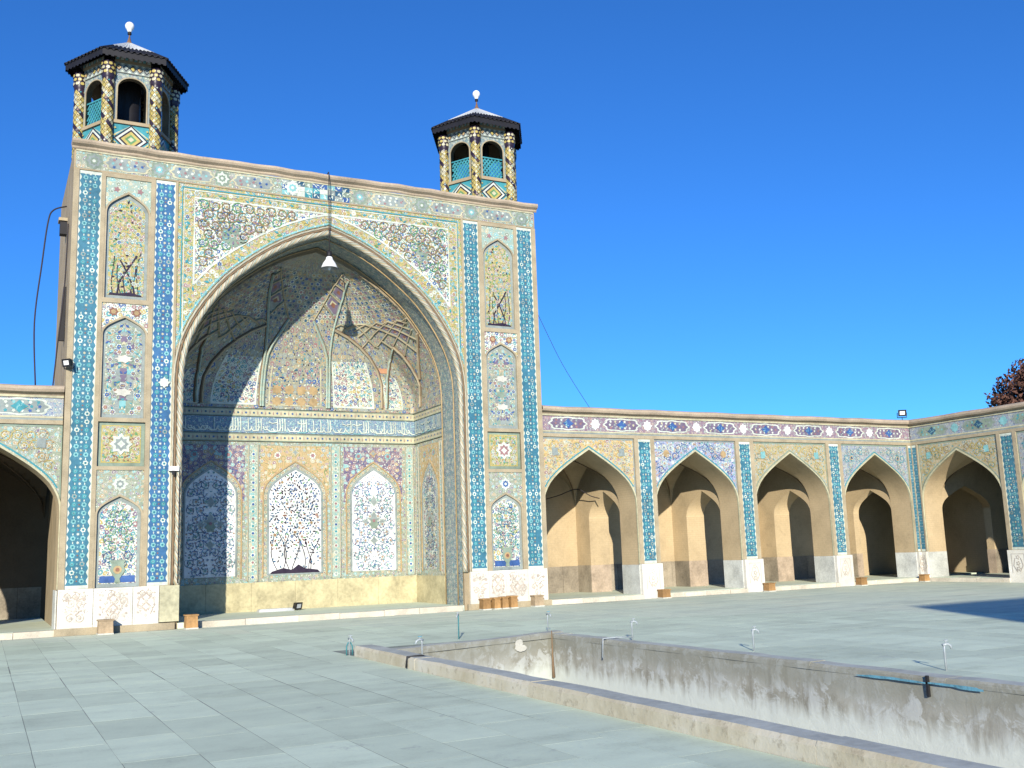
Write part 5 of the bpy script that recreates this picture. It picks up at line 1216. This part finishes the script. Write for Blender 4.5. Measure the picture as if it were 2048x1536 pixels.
def wavy_wall(name, f, L, z0, z1):
    b = MB(); N, M_ = int(L/.18), 8
    g_ = [[f(L*i/N, z0+(z1-z0)*j/M_, 0.012*math.sin(i*.7+j)+rng.uniform(-.007, .007)) for j in range(M_+1)] for i in range(N+1)]
    for i in range(N):
        for j in range(M_): b.poly([g_[i][j], g_[i+1][j], g_[i+1][j+1], g_[i][j+1]], 'pool_wall', None, True)
    return b.build(name, pool)
wr = wavy_wall('inner_wall', lambda l, z, w_: (IX1+.03+w_*.6, PY0+l, z), ye(IX1)-PY0, -1.0, .02)
wavy_wall('inner_wall', lambda l, z, w_: (IX0-.03+w_, PY0+l, z), PY1-PY0, -1.0, .02)
we = wavy_wall('inner_wall', lambda l, z, w_: (IX0-.1+l, ye(IX0-.1+l)-.27+w_, z), IX1-IX0+.2, -1.0, .03)
b = MB(); b.poly([(IX0-.2, PY0, -.95), (IX1+.2, PY0, -.95), (IX1+.2, PY1+1.3, -.95), (IX0-.2, PY1+1.3, -.95)], 'pool_wall'); b.build('pool_floor', pool)
def blob(name, parent, f, cx, cz, rx, rz, mat, n=26, q=.42):
    b = MB(); p1, p2 = rng.random()*6, rng.random()*6; w_ = [1+.28*math.sin(2*6.283*i/n+p1)+.2*math.sin(3*6.283*i/n+p2)+rng.uniform(-.1, .1) for i in range(n)]; pts = [(cx+rx*math.cos(2*math.pi*i/n)*w_[i], cz+rz*math.sin(2*math.pi*i/n)*w_[i]) for i in range(n)]
    for i in range(n): b.poly([f(cx, cz), f(*pts[i]), f(*pts[(i+1) % n])], mat)
    return b.build(name, parent)
fr_ = lambda y, z: (IX1-.012, y, z)
fe_ = lambda x, z: (x, ye(x)-.312, z)
for (y, z, ry, rz) in ((7.9, -.03, .30, .022), (8.85, -.028, .40, .02)): blob('blue_paint_patch', pool, fr_, y, z, ry, rz, 'paint_blue')
for (x, z, rx, rz) in ((8.75, -.12, .15, .09),): blob('plaster_patch', pool, fe_, x, z, rx, rz, 'plaster_patch')
b = MB(); b.tube([(IX1-.0, ye(IX1)-.34, .1), (IX1-.0, ye(IX1)-.34, -.25), (IX1-.0, ye(IX1)-.35, -.75)], lambda q: .008+.022*q*q, 'plaster_line', 6); b.build('drain_pipe', pool)
b = MB(); b.box(IX1-.012, IX1+.02, 8.31, 8.34, -.18, .05, 'black_paint'); b.build('slot_drain', pool)

# taps round the pool
def px_ground(u, v, z=0.0):
    d = fwd+cr_*((u-1024)/F_PX)-cu_*((v-768)/F_PX); t = (z-1.6)/d.z; return (d.x*t, d.y*t, z)
def tap(base, h, label, kind=0, dirn=(1, 0)):
    x, y, z = base; t = thing('water_tap', label, 'tap', (x, y, z), 'taps round the pool')
    b = MB(); b.tube([(x, y, z-.02), (x, y, z+h*.9), (x+dirn[0]*.01, y+dirn[1]*.01, z+h)], .013, 'pipe_green' if kind == 1 else 'pipe_steel', 8); b.build('riser_pipe', t)
    b = MB(); b.tube([(x-dirn[0]*.02, y-dirn[1]*.02, z+h), (x+dirn[0]*.05, y+dirn[1]*.05, z+h+.012), (x+dirn[0]*.09, y+dirn[1]*.09, z+h-.01), (x+dirn[0]*.10, y+dirn[1]*.10, z+h-.05)], lambda q: .017-.004*q, 'pipe_steel', 8); b.build('spout', t)
    b = MB(); b.tube([(x+dirn[0]*.03, y+dirn[1]*.03, z+h+.01), (x+dirn[0]*.03, y+dirn[1]*.03, z+h+.05)], .008, 'pipe_steel', 6); b.box(x+dirn[0]*.03-.03, x+dirn[0]*.03+.03, y+dirn[1]*.03-.008, y+dirn[1]*.03+.008, z+h+.048, z+h+.06, 'paint_blue' if kind == 2 else 'pipe_steel'); b.build('handle', t)
    if kind == 3:
        b = MB(); b.tube([(x-.05, y, z), (x-.05, y, z+.14), (x-.02, y, z+.2), (x+.02, y, z+.2), (x+.05, y, z+.14), (x+.05, y, z)], .012, 'pipe_green', 6); b.build('side_pipe', t)
    return t
tz = 0.0
tap((10.05, 15.0, tz), .31, 'hooked tap in the middle of the far pool edge, nearest the portal end', 0, (.9, -.4))
b = MB(); b.tube([(10.05, 15.0, .05), (9.75, 15.03, .07), (9.48, 15.05, .065), (9.46, 15.05, -.25)], .013, 'pipe_steel', 6); b.build('feed_pipe', pool)
tap((10.3, 12.15, tz), .30, 'second tap along the far pool edge, midway to the blue paint marks', 0, (.9, -.3))
tap((10.35, 8.75, tz), .30, 'tap on the far pool edge beside the blue paint marks', 0, (.9, -.3))
tap((9.92, 17.75, 0.0), .34, 'thin tap standing at the far right corner of the pool', 2, (.2, -1))
tap((8.0, 17.75, 0.0), .44, 'tall green tap behind the end kerb of the pool', 1, (-.6, -.6))
tap((5.62, 13.75, KH-.02), .24, 'bent tap on the near kerb above the drain elbow', 2, (-1, -.1))
tap((5.42, 16.4, 0.0), .26, 'double pipe tap at the near left corner of the pool', 3, (.3, -1))
b = MB(); b.tube([(5.74, 13.72, .12), (5.60, 13.74, .175), (5.40, 13.78, .165), (5.385, 13.78, .02)], .016, 'black_paint', 6); b.build('drain_elbow', pool)

# ---------------------------------------------------------------- small things
def stool(x, y, w_, d_, h, mat, label):
    t = thing('wooden_block' if mat == 'wood_box' else 'stone_block', label, 'block', (x, y, 0), 'short blocks at the foot of the walls')
    b = MB(); a = w_/2; q = a*.93
    b.hexa([(x-a, y-d_/2, .02), (x+a, y-d_/2, .02), (x+a, y+d_/2, .02), (x-a, y+d_/2, .02), (x-q, y-d_/2, h-.03), (x+q, y-d_/2, h-.03), (x+q, y+d_/2, h-.03), (x-q, y+d_/2, h-.03)], mat); b.build('body', t)
    b = MB(); b.box(x-a-.015, x+a+.015, y-d_/2-.015, y+d_/2+.01, h-.03, h, mat); b.build('cap', t)
    b = MB(); b.box(x-a-.01, x+a+.01, y-d_/2-.02, y+d_/2, -.005, .03, 'plaster_patch'); b.build('footing', t)
stool(2.62, 25.86, .33, .32, .34, 'box_stone', 'grey-brown block in front of the left pier dado')
stool(4.56, 25.86, .28, .30, .34, 'wood_box', 'brown block at the left foot of the great arch')
for i, (x, w_) in enumerate(((12.50, .24), (12.82, .19), (13.08, .19), (13.35, .21))):
    stool(x, 25.9-.02*(i % 2), w_, .26, .31+.012*i, 'wood_box', ['leftmost of the four orange blocks at the right pier', 'second from left of the four orange blocks at the right pier', 'third from left of the four orange blocks at the right pier', 'rightmost of the four orange blocks at the right pier'][i])
stool(14.18, 25.93, .30, .25, .32, 'box_stone', 'single tan block right of the four orange blocks')
stool(18.66, 25.98, .30, .26, .27, 'wood_box', 'orange block at the first arcade pier from the portal')
stool(22.86, 25.98, .28, .26, .28, 'wood_box', 'orange block at the second arcade pier from the portal')
stool(26.98, 25.98, .28, .26, .28, 'wood_box', 'orange block at the third arcade pier from the portal')
stool(30.05, 25.95, .26, .24, .26, 'wood_box', 'orange block in the corner where the arcades meet')

# pendant lamp on its cord in the great arch
lp = thing('pendant_lamp', 'white bell-shaped lamp hanging on a cord in the great arch', 'lamp', (8.08, 25.93, 9.3))
lx, ly = 8.08, 25.93
b = MB(); b.tube([(lx+.03, 26.2, 12.19), (lx+.02, 26.02, 12.2), (lx, ly, 12.1), (lx, ly, 11.0), (lx, ly, 9.86)], .014, 'cable', 6); b.build('cord', lp)
b = MB(); b.lathe((lx, ly, 0), [(.02, 9.9), (.07, 9.86), (.075, 9.72), (.05, 9.69)], 'metal_dark', 10); b.build('socket', lp)
b = MB(); prof = [(.05, 9.74), (.085, 9.70), (.10, 9.64), (.17, 9.54), (.215, 9.44), (.225, 9.40)]; b.lathe((lx, ly, 0), prof, 'white_paint', 20); b.lathe((lx, ly, 0), [(r-.008, z) for r, z in prof], 'metal_grey', 20); b.build('shade', lp)
b = MB(); b.lathe((lx, ly, 0), [(.03, 9.62), (.05, 9.5), (.055, 9.42), (.03, 9.36), (.003, 9.34)], 'lamp_glass', 10); b.build('bulb', lp)
# flood lights
def flood(x, y, z, s, dirx, diry, label, body='black_paint', face='lamp_glass', pole=.18):
    t = thing('floodlight', label, 'floodlight', (x, y, z)); d = Vector((dirx, diry, -.25)).normalized(); u = Vector((-d.y, d.x, 0)).normalized(); v = u.cross(d)*-1
    c = Vector((x, y, z+pole+s*.4)); b = MB()
    q = lambda a, e, f: c+u*a*s+v*e*s+d*f*s
    b.hexa([q(-.5, -.4, .28), q(.5, -.4, .28), q(.5, .4, .28), q(-.5, .4, .28), q(-.3, -.25, -.3), q(.3, -.25, -.3), q(.3, .25, -.3), q(-.3, .25, -.3)], body); b.build('housing', t)
    b = MB(); b.poly([q(-.30, -.22, .29), q(.30, -.22, .29), q(.30, .22, .29), q(-.30, .22, .29)], face); b.build('glass', t)
    b = MB(); b.tube([q(-.55, 0, 0), q(-.55, -.6, 0), q(.55, -.6, 0), q(.55, 0, 0)], .06*s, body, 6); b.tube([q(0, -.6, 0), (x, y, z)], .05*s, body, 6); b.build('bracket', t)
flood(30.35, 26.5, 5.9, .30, -.6, -.8, 'black floodlight with a bright glass on the roof corner of the arcade')
flood(1.62, 26.02, 6.28, .24, -.7, -.7, 'white-faced floodlight on the left edge of the portal above the cornice', 'metal_dark', 'white_paint', .05)
flood(8.0, 28.85, .14, .26, .5, -.9, 'small dark floodlight standing on the floor of the portal recess', 'black_paint', 'metal_grey', .03)
b = MB(); b.hexa([(6.9, 28.8, .14), (7.9, 28.78, .14), (7.9, 29.05, .14), (6.9, 29.07, .14), (6.93, 28.82, .22), (7.88, 28.8, .22), (7.88, 29.03, .22), (6.93, 29.04, .22)], 'metal_grey')
tag(b.build('stone_bench_slab'), 'low grey slab lying beside the floodlight on the portal floor', 'slab')
jb = thing('junction_box', 'small white electrical box beside the left jamb of the great arch', 'electrical box', (4.12, 26.08, 3.85))
b = MB(); b.box(4.0, 4.24, 26.02, 26.14, 3.84, 3.95, 'white_paint'); b.build('housing', jb); b = MB(); b.box(4.07, 4.13, 25.985, 26.03, 3.74, 3.84, 'metal_dark'); b.build('sensor', jb); b = MB(); b.tube([(4.26, 26.06, 3.84), (4.265, 26.06, 2.4), (4.26, 26.06, 1.1)], .012, 'cable', 5); b.build('conduit', jb)
# cables
def cable(pts, label, r=.016):
    b = MB(); P_ = []
    for i in range(len(pts)-1):
        p0, p1, p2, p3 = [Vector(pts[max(0, min(len(pts)-1, i+k))]) for k in (-1, 0, 1, 2)]
        for s_ in range(6):
            u = s_/6; P_.append(0.5*((2*p1)+(-p0+p2)*u+(2*p0-5*p1+4*p2-p3)*u*u+(-p0+3*p1-3*p2+p3)*u**3))
    P_.append(Vector(pts[-1])); b.tube(P_, r, 'cable', 5); return tag(b.build('cable'), label, 'cable')
cable([(1.50, 26.9, 10.62), (1.20, 26.8, 10.45), (1.08, 26.7, 10.1), (.98, 26.7, 9.0), (.87, 26.7, 7.5), (.95, 26.6, 5.9)], 'slack black cable looping down left of the portal onto the roof', .02)
cable([(1.56, 27.0, 10.2), (1.53, 26.95, 8.6), (1.43, 26.9, 7.2), (1.34, 26.8, 5.9)], 'taut black cable running down close to the left edge of the portal', .018)
cable([(14.75, 27.2, 9.75), (15.2, 27.2, 9.1), (16.1, 27.2, 7.4), (17.1, 27.2, 5.95)], 'thin cable sloping from the portal down to the right arcade roof', .008)
cable([(15.0, 29.9, 3.05), (15.9, 29.85, 3.1), (17.0, 29.5, 3.35), (17.5, 29.0, 3.55), (17.8, 28.6, 3.3), (17.95, 28.3, 3.2)], 'loose cable strung across the first bay of the right arcade', .016)
b = MB(); b.lathe((17.9, 27.7, 0), [(.42, 5.84), (.38, 5.98), (.2, 6.08), (.01, 6.11)], 'roof_earth', 12); tag(b.build('roof_dome'), 'small dark hump on the roof of the right arcade near the portal', 'roof dome')
sd = thing('side_beam', 'dark timber beam sticking out of the left flank of the portal', 'beam', (1.5, 28, 10.5))
b = MB(); b.box(1.42, 1.60, 27.9, 28.15, 10.2, 10.55, 'metal_dark'); b.build('timber', sd); b = MB(); b.box(1.38, 1.60, 27.85, 28.2, 10.55, 10.63, 'stone_trim'); b.build('cap_stone', sd)
bs = thing('leaning_plank', 'dark plank leaning along the left flank of the portal above the arcade roof', 'plank', (1.5, 27.6, 8))
b = MB(); b.hexa([(1.44, 27.2, 7.2), (1.58, 27.2, 7.2), (1.58, 27.3, 7.2), (1.44, 27.3, 7.2), (1.52, 27.2, 8.6), (1.59, 27.2, 8.6), (1.59, 27.3, 8.6), (1.52, 27.3, 8.6)], 'metal_dark'); b.build('board', bs)

# ---------------------------------------------------------------- tree behind the right wing
tx, ty = 48.7, 32.8
tr = thing('pine_tree', 'brown-leaved tree rising behind the right arcade wing', 'tree', (tx, ty, 0))
b = MB(); b.tube([(tx, ty, 0), (tx+.1, ty, 3), (tx-.1, ty+.1, 6), (tx, ty, 9)], lambda q: .35*(1-.7*q), 'bark', 10)
clumps = []
for i in range(60):
    a = rng.random()*6.28; el = rng.uniform(-.5, 1); r = rng.uniform(.4, 1)**.6
    clumps.append((tx+2.7*r*math.cos(a)*math.cos(el*1.2), ty+2.7*r*math.sin(a)*math.cos(el*1.2), 8.4+2.4*r*math.sin(el*1.3)))
for c in clumps[::5]: b.tube([(tx, ty, 6+rng.random()*1.5), ((tx+c[0])/2, (ty+c[1])/2, (7+c[2])/2), c], lambda q: .09*(1-.8*q), 'bark', 6)
b.build('trunk', tr)
b = MB()
for c in clumps:
    cr2 = rng.uniform(.45, .85)
    for k in range(270):
        v = Vector((rng.gauss(0, 1), rng.gauss(0, 1), rng.gauss(0, 1))); v = v.normalized()*cr2*rng.random()**.4
        p = Vector(c)+v*(1 if rng.random() < .9 else 1.25); n = Vector((rng.gauss(0, 1), rng.gauss(0, 1), rng.gauss(0, 1))).normalized(); t1 = n.orthogonal().normalized(); t2 = n.cross(t1); s_ = rng.uniform(.07, .15)
        b.poly([p-t1*s_, p-t2*s_*.5, p+t1*s_, p+t2*s_*.5], 'foliage')
b.build('crown', tr)
